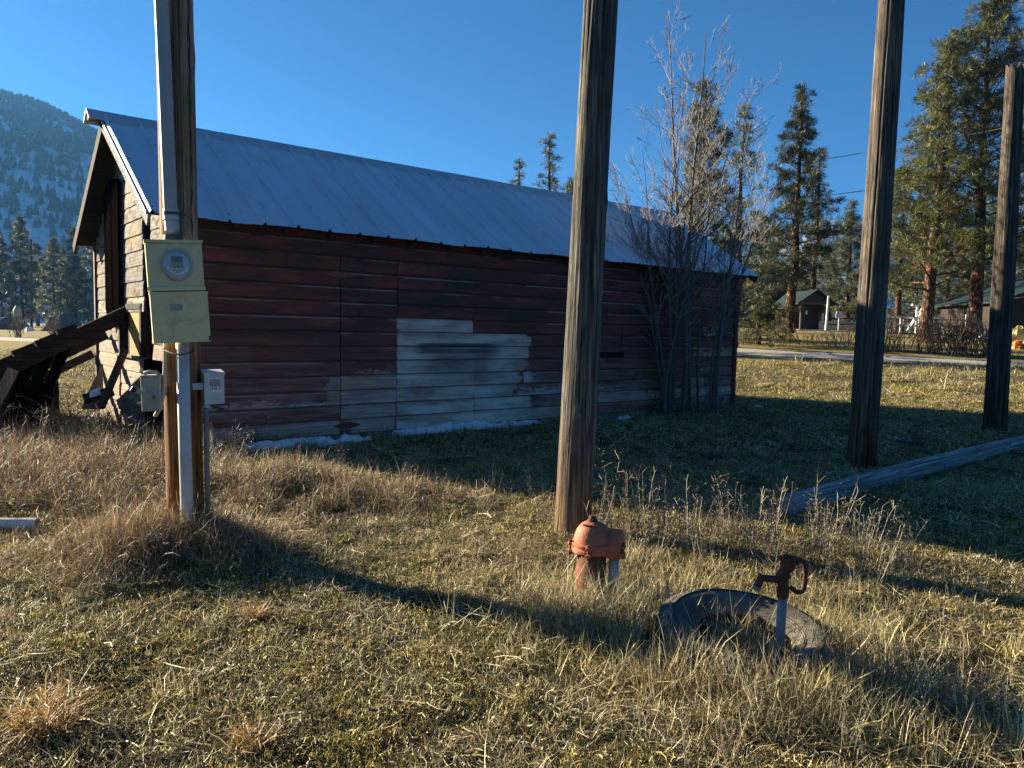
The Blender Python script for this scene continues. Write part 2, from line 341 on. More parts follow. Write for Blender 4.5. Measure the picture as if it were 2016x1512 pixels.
def blade_mat(name, stops, trans=0.24, rough=0.55, tint=0.35, spec=0.4, green=None):
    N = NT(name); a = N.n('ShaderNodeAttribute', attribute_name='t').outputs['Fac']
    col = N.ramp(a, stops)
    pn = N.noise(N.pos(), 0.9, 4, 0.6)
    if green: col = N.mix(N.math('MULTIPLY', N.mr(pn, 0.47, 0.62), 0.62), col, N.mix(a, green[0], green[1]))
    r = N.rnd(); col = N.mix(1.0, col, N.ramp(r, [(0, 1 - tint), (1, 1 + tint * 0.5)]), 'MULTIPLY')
    b = N.bsdf(col, rough, None, 0, spec)
    tr = N.n('ShaderNodeBsdfTranslucent', {'Color': col})
    mx = N.n('ShaderNodeMixShader', {0: trans, 1: b.outputs[0], 2: tr.outputs[0]})
    return N.end(mx.outputs[0])
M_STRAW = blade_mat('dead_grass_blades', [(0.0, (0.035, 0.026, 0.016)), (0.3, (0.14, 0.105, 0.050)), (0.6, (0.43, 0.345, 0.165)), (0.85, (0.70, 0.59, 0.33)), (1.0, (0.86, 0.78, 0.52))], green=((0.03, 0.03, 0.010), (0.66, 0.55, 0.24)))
M_GREEN = blade_mat('short_green_blades', [(0.0, (0.024, 0.023, 0.007)), (0.3, (0.13, 0.115, 0.024)), (0.6, (0.40, 0.32, 0.065)), (0.85, (0.66, 0.52, 0.15)), (1.0, (0.82, 0.72, 0.36))])
M_TALL = blade_mat('tall_dry_blades', [(0.0, (0.05, 0.034, 0.02)), (0.35, (0.21, 0.14, 0.072)), (0.7, (0.52, 0.37, 0.195)), (1.0, (0.84, 0.70, 0.46))])
M_TUSS = blade_mat('tussock_blades', [(0.0, (0.194, 0.105, 0.0374)), (0.4, (0.508, 0.299, 0.112)), (0.8, (0.777, 0.538, 0.209)), (1.0, (0.9, 0.867, 0.538))])
M_WEED = blade_mat('dry_weed_stalks', [(0.0, (0.0975, 0.0731, 0.0488)), (0.5, (0.244, 0.195, 0.132)), (1.0, (0.429, 0.37, 0.273))], 0.2)
M_NEEDLE = blade_mat('pine_needles', [(0.0, (0.0297, 0.0432, 0.0162)), (0.5, (0.0878, 0.101, 0.0297)), (0.85, (0.189, 0.182, 0.0486)), (1.0, (0.284, 0.236, 0.0675))], 0.35, 0.5, 0.15)
M_NEEDLE2 = blade_mat('dark_pine_needles', [(0.0, (0.0162, 0.0243, 0.0135)), (0.6, (0.0432, 0.0567, 0.0243)), (1.0, (0.115, 0.115, 0.0432))], 0.25, 0.5, 0.15)
M_NEEDLE3 = blade_mat('grey_pine_needles', [(0.0, (0.0351, 0.0459, 0.0243)), (0.5, (0.0878, 0.105, 0.054)), (1.0, (0.216, 0.223, 0.115))], 0.3, 0.5, 0.2)
def bark_mat():
    N = NT('pine_bark'); c = N.co(); v = N.vor(N.map(c, (9, 9, 3.2)), 1.0); g = N.noise(N.map(c, (12, 12, 4)), 1.0, 5, 0.65)
    col = N.ramp(g, [(0.3, (0.10, 0.042, 0.024)), (0.55, (0.27, 0.125, 0.068)), (0.75, (0.40, 0.215, 0.13))])
    col = N.mix(N.mr(v, 0.28, 0.5), col, (0.035, 0.022, 0.016))
    N.bsdf(col, 0.95, N.bump(v, -0.9, 0.05), 0, 0.15); return N.m
M_BARK = bark_mat()
M_STEM = simple('dark_stem_bark', (0.135, 0.115, 0.095), 0.8, 0.35, 12, bump=0.3)
M_TWIG = simple('grey_twig_bark', (0.25, 0.225, 0.20), 0.75, 0.35, 12, bump=0.3)
M_TWIG2 = simple('brown_bush_twigs', (0.135, 0.10, 0.075), 0.85, 0.35, 9)
M_GALV = simple('galvanised_steel', (0.42, 0.44, 0.46), 0.5, 0.2, 14, 0.35, 0.1, dirt=(0.20, 0.17, 0.14), damt=0.4)
M_PVC = simple('grey_plastic_conduit', (0.34, 0.335, 0.33), 0.5, 0.12, 6, bump=0.05, dirt=(0.24, 0.22, 0.19), damt=0.35)
M_WPVC = simple('white_plastic_pipe', (0.50, 0.49, 0.475), 0.5, 0.12, 6, bump=0.05, dirt=(0.34, 0.31, 0.26), dscale=7, damt=0.5)
M_PIPE = simple('grey_zinc_pipe', (0.20, 0.21, 0.215), 0.6, 0.2, 12, 0.1, 0.1, dirt=(0.15, 0.11, 0.08), damt=0.4)
M_GBOX = simple('sage_meter_enamel', (0.66, 0.58, 0.31), 0.5, 0.12, 4, bump=0.06, dirt=(0.46, 0.34, 0.16), dscale=5, damt=0.75)
M_GBOX2 = simple('yellowed_sage_enamel', (0.66, 0.57, 0.30), 0.5, 0.12, 4, bump=0.06, dirt=(0.50, 0.38, 0.16), dscale=5, damt=0.8)
M_GREYBOX = simple('grey_box_enamel', (0.52, 0.53, 0.53), 0.42, 0.08, 5, bump=0.03, dirt=(0.24, 0.22, 0.19), damt=0.25)
M_DISC = simple('dull_disconnect_enamel', (0.38, 0.37, 0.31), 0.6, 0.2, 7, bump=0.15, dirt=(0.15, 0.125, 0.09), damt=0.6)
M_BLACK = simple('black_plastic', (0.012, 0.012, 0.013), 0.45, 0.2, 9)
M_DARKM = simple('dark_metal_band', (0.07, 0.07, 0.072), 0.5, 0.2, 9, 0.5)
M_PAPER = simple('sticker_paper', (0.70, 0.69, 0.65), 0.6, 0.06, 9, bump=0.02)
M_INK = simple('sticker_ink', (0.05, 0.05, 0.055), 0.7, 0.1, 9, bump=0.0)
M_FADE = simple('faded_label_ink', (0.33, 0.34, 0.27), 0.6, 0.3, 40, bump=0.0)
M_LCD = simple('meter_display', (0.165, 0.175, 0.14), 0.25, 0.1, 9, bump=0.0)
M_METERF = simple('meter_face', (0.72, 0.72, 0.71), 0.4, 0.08, 9, bump=0.0)
M_REDDOT = simple('red_meter_dot', (0.35, 0.06, 0.05), 0.5, 0.1)
def glass_mat():
    N = NT('meter_glass'); g = N.n('ShaderNodeBsdfGlossy', {'Roughness': 0.04}); t = N.n('ShaderNodeBsdfTransparent', {'Color': (0.93, 0.95, 0.95, 1)})
    f = N.n('ShaderNodeFresnel', {'IOR': 1.45}).outputs[0]
    return N.end(N.n('ShaderNodeMixShader', {0: N.math('MULTIPLY', f, 0.3), 1: t.outputs[0], 2: g.outputs[0]}).outputs[0])
M_GLASS = glass_mat()
M_CAP = simple('rusty_red_cap_paint', (0.42, 0.135, 0.065), 0.62, 0.22, 12, bump=0.25, dirt=(0.20, 0.065, 0.035), dscale=9, damt=0.6)
M_RUST = simple('rusty_iron', (0.20, 0.075, 0.042), 0.85, 0.4, 22, 0.1, 0.5, dirt=(0.075, 0.035, 0.025), dscale=14, damt=0.7)
M_HYD = simple('dark_red_hydrant_iron', (0.085, 0.032, 0.026), 0.6, 0.35, 18, 0.1, 0.3, dirt=(0.035, 0.022, 0.02), dscale=12, damt=0.6)
M_RUB = simple('weathered_rubber', (0.075, 0.070, 0.060), 0.8, 0.3, 14, bump=0.2, dirt=(0.27, 0.235, 0.17), dscale=5, damt=0.6)
M_RUBD = simple('black_rubber', (0.018, 0.018, 0.019), 0.7, 0.2, 14, bump=0.2)
M_SNOW = simple('old_snow', (0.74, 0.74, 0.74), 0.7, 0.12, 14, bump=0.8, dirt=(0.36, 0.31, 0.25), dscale=9, damt=0.6)
M_GRAVEL = simple('gravel_road', (0.36, 0.33, 0.29), 0.95, 0.2, 3, bump=0.6, dirt=(0.27, 0.235, 0.19), dscale=0.6)
M_PILE = simple('dirt_heap', (0.10, 0.085, 0.07), 0.95, 0.45, 2.2, bump=0.9, dirt=(0.20, 0.18, 0.16), dscale=3)
M_TEAL = simple('teal_metal_roofing', (0.008, 0.020, 0.022), 0.7, 0.12, 1.5)
M_BROWN = simple('brown_lap_wall', (0.032, 0.020, 0.015), 0.8, 0.2, 3)
M_TRIM = simple('pale_brown_trim', (0.065, 0.048, 0.04), 0.75, 0.2, 3)
M_DOORD = simple('dark_door_paint', (0.022, 0.022, 0.026), 0.6, 0.2, 3)
M_WHITE = simple('white_paint', (0.72, 0.71, 0.69), 0.6, 0.12, 5)
M_ORANGE = simple('orange_tarp', (0.75, 0.20, 0.03), 0.55, 0.2, 5)
M_YELT = simple('straw_tarp', (0.55, 0.42, 0.16), 0.6, 0.2, 5)
M_WIRE = simple('pale_wire', (0.32, 0.31, 0.30), 0.5, 0.1)
M_DWIRE = simple('black_wire', (0.02, 0.02, 0.02), 0.5, 0.1)
M_HIP = simple('dry_rose_hips', (0.16, 0.09, 0.065), 0.7, 0.4, 15)
M_LEAF = simple('orange_leaf', (0.55, 0.19, 0.03), 0.6, 0.3, 30)
M_INSIDE = simple('barn_inside_black', (0.012, 0.010, 0.009), 0.95, 0.2, 5)
M_HINGE = simple('red_hinge_paint', (0.24, 0.07, 0.06), 0.7, 0.2, 12)
M_RUSTH = simple('rust_hinge', (0.15, 0.05, 0.035), 0.85, 0.3, 20)
def hill_mat():
    N = NT('snowy_forest_slope'); p = N.pos()
    a = N.noise(N.map(p, (1, 1, 1.6)), 0.0075, 6, 0.62); b = N.noise(p, 0.05, 5, 0.7)
    f = N.math('ADD', a, N.math('MULTIPLY', N.math('SUBTRACT', b, 0.5), 0.7))
    f = N.math('ADD', f, N.math('MULTIPLY', N.math('MULTIPLY', N.mr(N.sep(p)[2], 25, 60), N.mr(N.sep(p)[2], 150, 240, 1.0, 0.0)), 0.10))
    snow = N.math('MULTIPLY', N.mr(f, 0.38, 0.50), N.mr(N.sep(p)[0], -300, 250, 1.0, 0.25))
    col = N.mix(snow, N.mix(b, (0.035, 0.035, 0.03), (0.10, 0.09, 0.075)), N.mix(b, (0.45, 0.47, 0.50), (0.78, 0.80, 0.84)))
    N.bsdf(col, 0.95, N.bump(b, 0.8, 6.0), 0, 0.1); return N.m
M_HILL = hill_mat()
M_FARTREE = simple('hill_conifer', (0.024, 0.031, 0.019), 0.95, 0.35, 0.2, bump=0.0)
# ------------------------------------------------------------------ ground, road, hills
def axis_pts(lo, hi, f0, f1, step):
    a = [f0]; d = step
    while a[-1] > lo: d *= 1.22; a.append(max(lo, a[-1] - d))
    a = a[::-1]; x = f0
    while x < f1 - 1e-6: x += step; a.append(x)
    d = step
    while a[-1] < hi: d *= 1.22; a.append(min(hi, a[-1] + d))
    return a
gx = axis_pts(-2600, 2600, -9, 12, 0.2); gy = axis_pts(-500, 2400, 1.0, 18, 0.2)
gv = [(x, y, terrain(x, y)) for y in gy for x in gx]; nx = len(gx)
gf = [(j * nx + i, j * nx + i + 1, (j + 1) * nx + i + 1, (j + 1) * nx + i) for j in range(len(gy) - 1) for i in range(nx - 1)]
mb = MB(); mb.add(gv, gf); tag(mb.build('ground', M_GROUND, smooth=True), kind='structure')

def road():
    mb = MB(); near = [(-60, 62), (-10, 41), (8, 30.2), (18, 26.6), (34, 21.5), (60, 13)]; far = [(-58, 67), (-8, 46), (10, 34.2), (19, 29.6), (36, 24.5), (62, 16)]
    def pl(P, n):
        out = []
        for i in range(len(P) - 1):
            for k in range(n): t = k / n; out.append((P[i][0] * (1 - t) + P[i + 1][0] * t, P[i][1] * (1 - t) + P[i + 1][1] * t))
        return out + [P[-1]]
    A, B = pl(near, 12), pl(far, 12); m = 5; vs = []; rg = random.Random(3)
    for a, b in zip(A, B):
        for j in range(m):
            t = j / (m - 1); e = (rg.random() - 0.5) * 0.35 if j in (0, m - 1) else 0
            x = a[0] * (1 - t) + b[0] * t; y = a[1] * (1 - t) + b[1] * t + e
            vs.append((x, y, terrain(x, y) + 0.05 + (0.03 if 0 < j < m - 1 else -0.06)))
    mb.add(vs, [(i * m + j, (i + 1) * m + j, (i + 1) * m + j + 1, i * m + j + 1) for i in range(len(A) - 1) for j in range(m - 1)])
    mb.f = [f[::-1] for f in mb.f]
    tag(mb.build('gravel_road', M_GRAVEL, smooth=True), kind='structure')
road()

CREST = [(-900, 185), (-300, 175), (-60, 180), (0, 190), (60, 205), (110, 225), (180, 262), (240, 300), (400, 390), (700, 490), (1000, 530), (1300, 500), (1500, 455), (1650, 430), (1800, 445), (2016, 480), (2500, 450), (3000, 430)]
def crest_y(px):
    for (a, ya), (b, yb) in zip(CREST, CREST[1:]):
        if a <= px <= b: return ya + (yb - ya) * (px - a) / (b - a)
    return CREST[0][1] if px < 0 else CREST[-1][1]
def hill_pt(px, t):
    """t 0 foot .. 1 crest .. 1.3 far side"""
    r = ray(px, crest_y(px)); hl = math.hypot(r.x, r.y); ux, uy = r.x / hl, r.y / hl
    k = sst(300, 1100, px); dc = 1500 + 500 * k; d0 = 620 + 500 * k
    H = 1.4 + dc * r.z / hl
    d = d0 + (dc - d0) * t
    x, y = ux * d, uy * d
    hh = H * (t ** 0.85 if t <= 1 else max(0, 1 - (t - 1) * 1.6))
    hh += (math.sin(min(t, 1) * PI)) * (26 * mn.noise(V((x * 0.006, y * 0.006, 1))) + 14 * mn.noise(V((x * 0.02, y * 0.02, 4))))
    if t > 0.85: hh += 3.5 * mn.noise(V((x * 0.03, y * 0.03, 9))) * min(1, (t - 0.85) / 0.15)
    return V((x, y, hh - (2 if t <= 0 else 0)))
def hills():
    cols = list(range(-900, 3001, 26)); rows = [-0.02 + 1.34 * j / 46 for j in range(47)]; n = len(rows)
    mb = MB(); mb.add([hill_pt(c, max(0, t)) if t >= 0 else hill_pt(c, 0) - V((0, 0, 3)) for c in cols for t in rows],
                      [(i * n + j, (i + 1) * n + j, (i + 1) * n + j + 1, i * n + j + 1) for i in range(len(cols) - 1) for j in range(n - 1)])
    tag(mb.build('hills', M_HILL, smooth=True), kind='structure')
hills()

# ------------------------------------------------------------------ scatter helper: many small instances of a few meshes = one "stuff" object
def hidden_collection(name, objs):
    c = bpy.data.collections.new(name)
    for o in objs: c.objects.link(o)
    return c
def scatter(name, P, ROT, SCL, IDX, coll, label, cat, parent=None):
    n = len(P); me = bpy.data.meshes.new(name); me.vertices.add(n)
    me.vertices.foreach_set('co', np.asarray(P, dtype=np.float32).ravel())
    for nm, ty, arr in (('rot', 'FLOAT_VECTOR', ROT), ('scl', 'FLOAT_VECTOR', SCL)):
        at = me.attributes.new(nm, ty, 'POINT'); at.data.foreach_set('vector', np.asarray(arr, dtype=np.float32).ravel())
    at = me.attributes.new('idx', 'INT', 'POINT'); at.data.foreach_set('value', np.asarray(IDX, dtype=np.int32))
    me.update(); o = bpy.data.objects.new(name, me); COL.objects.link(o)
    g = bpy.data.node_groups.new(name + '_nodes', 'GeometryNodeTree')
    g.interface.new_socket('Geometry', in_out='INPUT', socket_type='NodeSocketGeometry'); g.interface.new_socket('Geometry', in_out='OUTPUT', socket_type='NodeSocketGeometry')
    N = g.nodes; L = g.links
    gi = N.new('NodeGroupInput'); go = N.new('NodeGroupOutput'); ip = N.new('GeometryNodeInstanceOnPoints'); ci = N.new('GeometryNodeCollectionInfo')
    ci.inputs['Collection'].default_value = coll; ci.inputs['Separate Children'].default_value = True; ci.inputs['Reset Children'].default_value = True
    def na(nm, ty):
        a = N.new('GeometryNodeInputNamedAttribute'); a.data_type = ty; a.inputs['Name'].default_value = nm; return a.outputs[0]
    er = N.new('FunctionNodeEulerToRotation'); L.new(na('rot', 'FLOAT_VECTOR'), er.inputs[0])
    L.new(gi.outputs[0], ip.inputs['Points']); L.new(ci.outputs[0], ip.inputs['Instance']); ip.inputs['Pick Instance'].default_value = True
    L.new(na('idx', 'INT'), ip.inputs['Instance Index']); L.new(er.outputs[0], ip.inputs['Rotation']); L.new(na('scl', 'FLOAT_VECTOR'), ip.inputs['Scale'])
    L.new(ip.outputs[0], go.inputs[0])
    md = o.modifiers.new('scatter', 'NODES'); md.node_group = g
    tag(o, label, cat, kind='stuff')
    return o
def proto(name, verts, faces, mat, t=None):
    me = bpy.data.meshes.new(name); me.from_pydata(verts, [], faces); me.materials.append(mat)
    if t is not None:
        at = me.attributes.new('t', 'FLOAT', 'POINT'); at.data.foreach_set('value', np.asarray(t, dtype=np.float32))
    me.update(); return bpy.data.objects.new(name, me)

def far_conifer(i):
    rg = random.Random(50 + i); mb = MB()
    mb.tube([(0, 0, 0), (0, 0, 0.3)], 0.02, 4)
    lv = 6
    for k in range(lv):
        z = 0.10 + 0.78 * k / lv; r = 0.24 * (1 - k / lv) + 0.03; n = 7; vs = [(0, 0, z + 0.30 - 0.02 * k)]
        for j in range(n * 2):
            a = PI * j / n + k; rr = r * ((1.0 if j % 2 else 0.55) + rg.uniform(-0.25, 0.25)); vs.append((rr * math.cos(a), rr * math.sin(a), z + rg.uniform(-0.04, 0.04)))
        mb.add(vs, [(0, 1 + j, 1 + (j + 1) % (2 * n)) for j in range(2 * n)])
    return proto('far_conifer_%02d' % i, mb.v, mb.f, M_FARTREE)
def hill_forest():
    rg = random.Random(8); P = []; R = []; S = []; I = []
    def put(px, t):
        p = hill_pt(px, t); P.append(p - V((0, 0, 0.5))); R.append((0, 0, rg.uniform(0, 6.28))); h = rg.uniform(9, 17); S.append((h * rg.uniform(0.8, 1.3), h * rg.uniform(0.8, 1.3), h)); I.append(rg.randrange(5))
    for _ in range(9500):
        px = rg.uniform(-330, 330); t = rg.uniform(0.02, 1.04) ** 0.85
        q = hill_pt(px, t); f = mn.noise(V((q.x * 0.008, q.y * 0.008, 11))) + 0.5 * mn.noise(V((q.x * 0.03, q.y * 0.03, 5)))
        if (35 < q.z < 200 and rg.random() < 0.45): continue
        if f > 0.10 or t > 0.95 or rg.random() < 0.22: put(px, t)
    for _ in range(900): put(rg.uniform(-330, 330), rg.uniform(0.97, 1.02))
    for _ in range(6500): put(rg.uniform(330, 2600), rg.uniform(0.02, 1.02))
    c = hidden_collection('far_conifer_shapes', [far_conifer(i) for i in range(5)])
    scatter('hill_forest', P, R, S, I, c, 'distant conifer forest covering the snowy hillside behind the barn', 'forest')
hill_forest()

def haze():
    mb = MB(); mb.box(-2700, 2700, -520, 2500, -6, 500); o = mb.build('haze', None); o.data.materials.clear()
    N = NT('pale_air'); v = N.n('ShaderNodeVolumePrincipled', {'Color': (0.16, 0.46, 1.0), 'Density': HAZE_DENSITY, 'Anisotropy': 0.25})
    N.t.links.new(v.outputs[0], N.o.inputs['Volume']); o.data.materials.append(N.m)
    tag(o, 'thin blue winter haze filling the valley air', 'haze', kind='stuff'); o.display_type = 'WIRE'
HAZE_DENSITY = 0.00012
haze()

# ------------------------------------------------------------------ barn
BO = V((-5.1254, 9.46, 0)); BYAW = 0.6831
BU = V((math.cos(BYAW), math.sin(BYAW), 0)); BN = V((math.sin(BYAW), -math.cos(BYAW), 0))
BL, BW, ZR, ZE, WT, GS, FS = 10.96, 2.13, 3.89, 2.515, 1.93, 0.28, 10.60
def B(s, t, z): return (s, -t, z)                       # barn-local point
def BWld(s, t, z): return BO + BU * s + BN * t + V((0, 0, z))
def on_gable(px, py, s=GS):
    r = ray(px, py); k = (BO + BU * s - CAM).dot(BU) / r.dot(BU); p = CAM + r * k - BO; return p.dot(BN), p.z
def on_front(px, py, t=WT):
    r = ray(px, py); k = (BO + BN * t - CAM).dot(BN) / r.dot(BN); p = CAM + r * k - BO; return p.dot(BU), p.z
def roof_z(t): return ZR - (ZR - ZE) * abs(t) / BW
def barn():
    rg = random.Random(21)
    root = empty('red_barn', BO, BYAW); tag(root, 'long weathered red barn with a pale blue metal roof', 'barn')
    E = 0.1855; Z0 = 0.05
    def fboard(s0, s1, z0, z1, parent, j=0.003, back=WT, mat=M_WALL, thick=1.0):
        """one drop-siding board on the long wall"""
        mb = MB(); n = max(2, int((s1 - s0) / 0.45) + 1); p = rg.uniform(-j, j); tz0 = rg.uniform(-0.004, 0.004); tz1 = rg.uniform(-0.004, 0.004); h = z1 - z0
        prof = [(0.0, 0.0), (0.030, 0.0), (0.031, 0.012), (0.028, 0.80 * h), (0.010, 0.87 * h), (0.006, h + 0.004), (0.0, h + 0.004)]; m = len(prof); vs = []
        for i in range(n + 1):
            f = i / n; s = s0 + (s1 - s0) * f; zz = tz0 * (1 - f) + tz1 * f; wv = 0.0025 * mn.noise(V((s * 1.3, z0 * 9, 5)))
            for o, z in prof: vs.append(B(s, back + (o * thick + p + wv if o > 0 else -0.004), z0 + z + zz + (rg.uniform(-0.0015, 0.0015))))
        fs = [(i * m + k, (i + 1) * m + k, (i + 1) * m + (k + 1) % m, i * m + (k + 1) % m) for i in range(n) for k in range(m)]
        fs += [tuple(range(m))[::-1], tuple(n * m + k for k in range(m))]
        mb.add(vs, [f[::-1] for f in fs]); return mb.build('siding_board', mat, parent)
    DS0, DS1, DZ1 = 2.25, 3.05, 2.27
    HS0, HS1, HZ0, HZ1 = 6.35, 7.38, 1.10, 1.52
    door = empty('door'); door.parent = root
    nc = 14; g = 0.003
    for i in range(nc):
        z0 = Z0 + E * i; z1 = min(z0 + E, 2.62)
        if z1 - z0 < 0.05: continue
        cuts = []
        dr = z0 < DZ1 - 0.03
        spans = [(GS + 0.02, DS0 - 0.006), (DS1 + 0.006, FS)] if dr else [(GS + 0.02, FS)]
        hz = not (z1 <= HZ0 + 0.02 or z0 >= HZ1 - 0.02)
        sp2 = []
        for a, b in spans:
            if hz and a < HS0 < b: sp2 += [(a, HS0 - 0.05), (HS1 + 0.05, b)]
            else: sp2.append((a, b))
        for a, b in sp2:
            x = a; js = []
            if a < 4.33 < b and z1 < 1.15: js = [4.33]
            elif abs(i - 7.5) < 1 and a < 4.28 < b: js = [4.28]
            while True:
                x += rg.uniform(2.0, 4.3)
                if x > b - 0.8: break
                if all(abs(x - q) > 0.8 for q in js): js.append(x)
            js = [a] + sorted(js) + [b]
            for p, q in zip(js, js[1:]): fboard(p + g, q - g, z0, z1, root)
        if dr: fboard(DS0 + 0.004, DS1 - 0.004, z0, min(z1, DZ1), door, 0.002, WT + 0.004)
    # strap hinges of the plank door (diamond leaves)
    for (hx, hz, mt, wd) in ((2.24, 2.045, M_HINGE, 0.20), (2.34, 0.16, M_RUSTH, 0.20)):
        mb = MB(); mb.prism([(hx - wd, hz), (hx - 0.06, hz - 0.038), (hx + 0.06, hz - 0.038), (hx + wd, hz), (hx + 0.06, hz + 0.038), (hx - 0.06, hz + 0.038)], 0.006, Matrix.Translation(B(0, WT + 0.036, 0)))
        mb.build('hinge', mt, door)
    mb = MB(); mb.box(DS0 - 0.01, DS0 - 0.002, -WT - 0.006, -WT + 0.02, Z0, DZ1); mb.box(DS1 + 0.002, DS1 + 0.01, -WT - 0.006, -WT + 0.02, Z0, DZ1); mb.box(DS0 - 0.01, DS1 + 0.01, -WT - 0.006, -WT + 0.02, DZ1, DZ1 + 0.008); mb.build('door_gap', M_INSIDE, door)
    # hatch: boarded opening with frame
    ht = empty('hatch'); ht.parent = root
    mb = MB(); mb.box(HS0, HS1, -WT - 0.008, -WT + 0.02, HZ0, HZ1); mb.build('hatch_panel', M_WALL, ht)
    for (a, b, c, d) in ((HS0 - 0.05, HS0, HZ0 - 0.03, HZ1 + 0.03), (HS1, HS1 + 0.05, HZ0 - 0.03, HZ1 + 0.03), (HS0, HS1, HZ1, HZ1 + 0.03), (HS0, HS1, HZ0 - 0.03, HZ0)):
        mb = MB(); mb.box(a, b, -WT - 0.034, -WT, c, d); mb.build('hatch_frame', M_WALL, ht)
    # light-stop sheet added behind the boards, back wall, far gable, foundation
    mb = MB(); mb.box(GS + 0.04, FS - 0.02, -WT + 0.02, -WT + 0.05, 0, 2.60); mb.build('light_stop_sheet', M_INSIDE, root)
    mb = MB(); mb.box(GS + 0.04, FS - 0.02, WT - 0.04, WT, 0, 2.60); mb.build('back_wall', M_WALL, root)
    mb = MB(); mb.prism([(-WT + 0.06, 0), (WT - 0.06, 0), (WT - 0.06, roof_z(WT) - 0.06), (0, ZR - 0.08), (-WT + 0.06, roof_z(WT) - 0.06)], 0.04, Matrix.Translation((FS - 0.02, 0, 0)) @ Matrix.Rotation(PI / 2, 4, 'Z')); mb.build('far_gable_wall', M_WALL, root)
    mb = MB(); mb.box(GS + 0.05, FS - 0.03, -WT - 0.015, -WT + 0.06, -0.12, Z0 - 0.004); mb.build('sill_beam', W_GREYX, root)
    mb = MB(); mb.box(FS, FS + 0.022, -WT - 0.04, -WT + 0.06, -0.02, 2.57); mb.box(FS - 0.085, FS + 0.022, -WT - 0.058, -WT - 0.041, -0.02, 2.57); mb.build('corner_trim', simple('dull_red_trim', (0.10, 0.028, 0.025), 0.8, 0.3, 6), root, bevel=0.003)
    # gable facing the yard: weathered boards with a window, a tall black gap and a long crack
    GA, GB_ = on_gable(284, 450)[0], on_gable(299, 450)[0]
    WL, WZ1 = on_gable(239, 610); WR, _q = on_gable(280, 612); WZ0 = on_gable(260, 698)[1]; OL = on_gable(257, 650)[0]
    def gboard(t0, t1, z0, z1, jag0=0.0, jag1=0.0):
        h = z1 - z0; mb = MB(); p = rg.uniform(-0.004, 0.006); tl = rg.uniform(-0.006, 0.006)
        def sl(z, t, sgn):
            lim = (ZR - 0.10 - z) * BW / (ZR - ZE); return max(-lim, min(lim, t))
        prof = [(0.0, 0.0), (0.024, 0.0), (0.020, h * 0.7), (0.010, h - 0.005), (0.0, h - 0.005)]; m = len(prof); vs = []; n = 4
        for i in range(n + 1):
            f = i / n
            for o, z in prof:
                a = sl(z0 + z, t0 + (jag0 * (rg.random() - 0.2) if i == 0 else 0), -1); b = sl(z0 + z, t1 - (jag1 * (rg.random() - 0.2)), 1)
                t = a + (b - a) * f
                vs.append(B(GS - (o + p if o else -0.003), t, z0 + z + tl * (f - 0.5)))
        fs = [(i * m + k, (i + 1) * m + k, (i + 1) * m + (k + 1) % m, i * m + (k + 1) % m) for i in range(n) for k in range(m)] + [tuple(range(m))[::-1], tuple(n * m + k for k in range(m))]
        mb.add(vs, fs); mb.build('gable_board', M_GABLE, root)
    i = 0
    while True:
        z0 = Z0 + E * i; z1 = z0 + E; i += 1
        lim = (ZR - 0.10 - z0) * BW / (ZR - ZE); le = min(1.93, lim)
        if le < 0.12: break
        segs = []
        if z0 >= 1.5: segs = [(-le, min(GA, le), 0, 0)] + ([(GB_, le, 0.03, 0)] if le > GB_ + 0.1 else [])
        elif z1 > WZ0 + 0.03: segs = [(-le, WL - 0.04, 0, 0), (GB_ + 0.05, le, 0.07, 0)]
        else: segs = [(-le, -0.53, 0, 0.05), (-0.45, WR, 0.05, 0.10), (GB_ + 0.45, le, 0.10, 0)]
        for a, b, j0, j1 in segs:
            if b - a > 0.06: gboard(a, b, z0, z1, j0, j1)
    # window: frame, sill, chip-board panel inside
    wn = empty('window'); wn.parent = root
    for (a, b, c, d) in ((WL - 0.04, WL + 0.02, WZ0, WZ1), (WR - 0.02, WR + 0.06, WZ0 - 0.02, WZ1 + 0.04), (WL - 0.04, WR + 0.06, WZ1, WZ1 + 0.07)):
        mb = MB(); mb.box(GS - 0.034, GS + 0.08, -b, -a, c, d); mb.build('window_frame', W_DARK, wn)
    mb = MB(); mb.box(GS - 0.075, GS + 0.06, -(WR + 0.04), -(WL - 0.02), WZ0 - 0.035, WZ0); mb.build('window_sill', W_RAKE, wn, bevel=0.004)
    mb = MB(); mb.box(GS - 0.012, GS + 0.0, -(WR - 0.02), -OL, WZ0, WZ1); mb.build('chip_board_panel', M_OSB, wn)
    mb = MB(); mb.box(GS - 0.014, GS + 0.05, -OL, -OL + 0.06, WZ0, WZ1); mb.build('mullion', W_DARK, wn)
    mb = MB(); mb.box(GS + 0.5, GS + 0.52, -1.6, 1.8, 0.02, 2.4); mb.build('inner_dark_sheet', M_INSIDE, root)  # black sheet added so the gap and window look unlit inside
    # old sliding-door planks hung outside the gable
    S1 = 0.205
    for (xa, xb, yt, yb) in ((205.5, 210, 356, 612), (211, 221, 352, 640), (222, 233.5, 350, 628)):
        (ta, za), (tb, zb) = on_gable(xa, 480, S1), on_gable(xb, 480, S1)
        zt = min(on_gable(xa, yt, S1)[1], roof_z(ta) - 0.12); zt2 = min(on_gable(xb, yt, S1)[1], roof_z(tb) - 0.1); zb_ = on_gable(xa, yb, S1)[1]
        mb = MB(); n = 6; o = rg.uniform(0, 0.015)
        bt = [zb_ + rg.uniform(-0.1, 0.12) for _ in range(n + 1)]
        fr = [B(S1 - o, ta + (tb - ta) * k / n, bt[k]) for k in range(n + 1)] + [B(S1 - o, tb, zt2), B(S1 - o, ta, zt)]
        bk = [(x + 0.03, y, z) for x, y, z in fr]; m = len(fr)
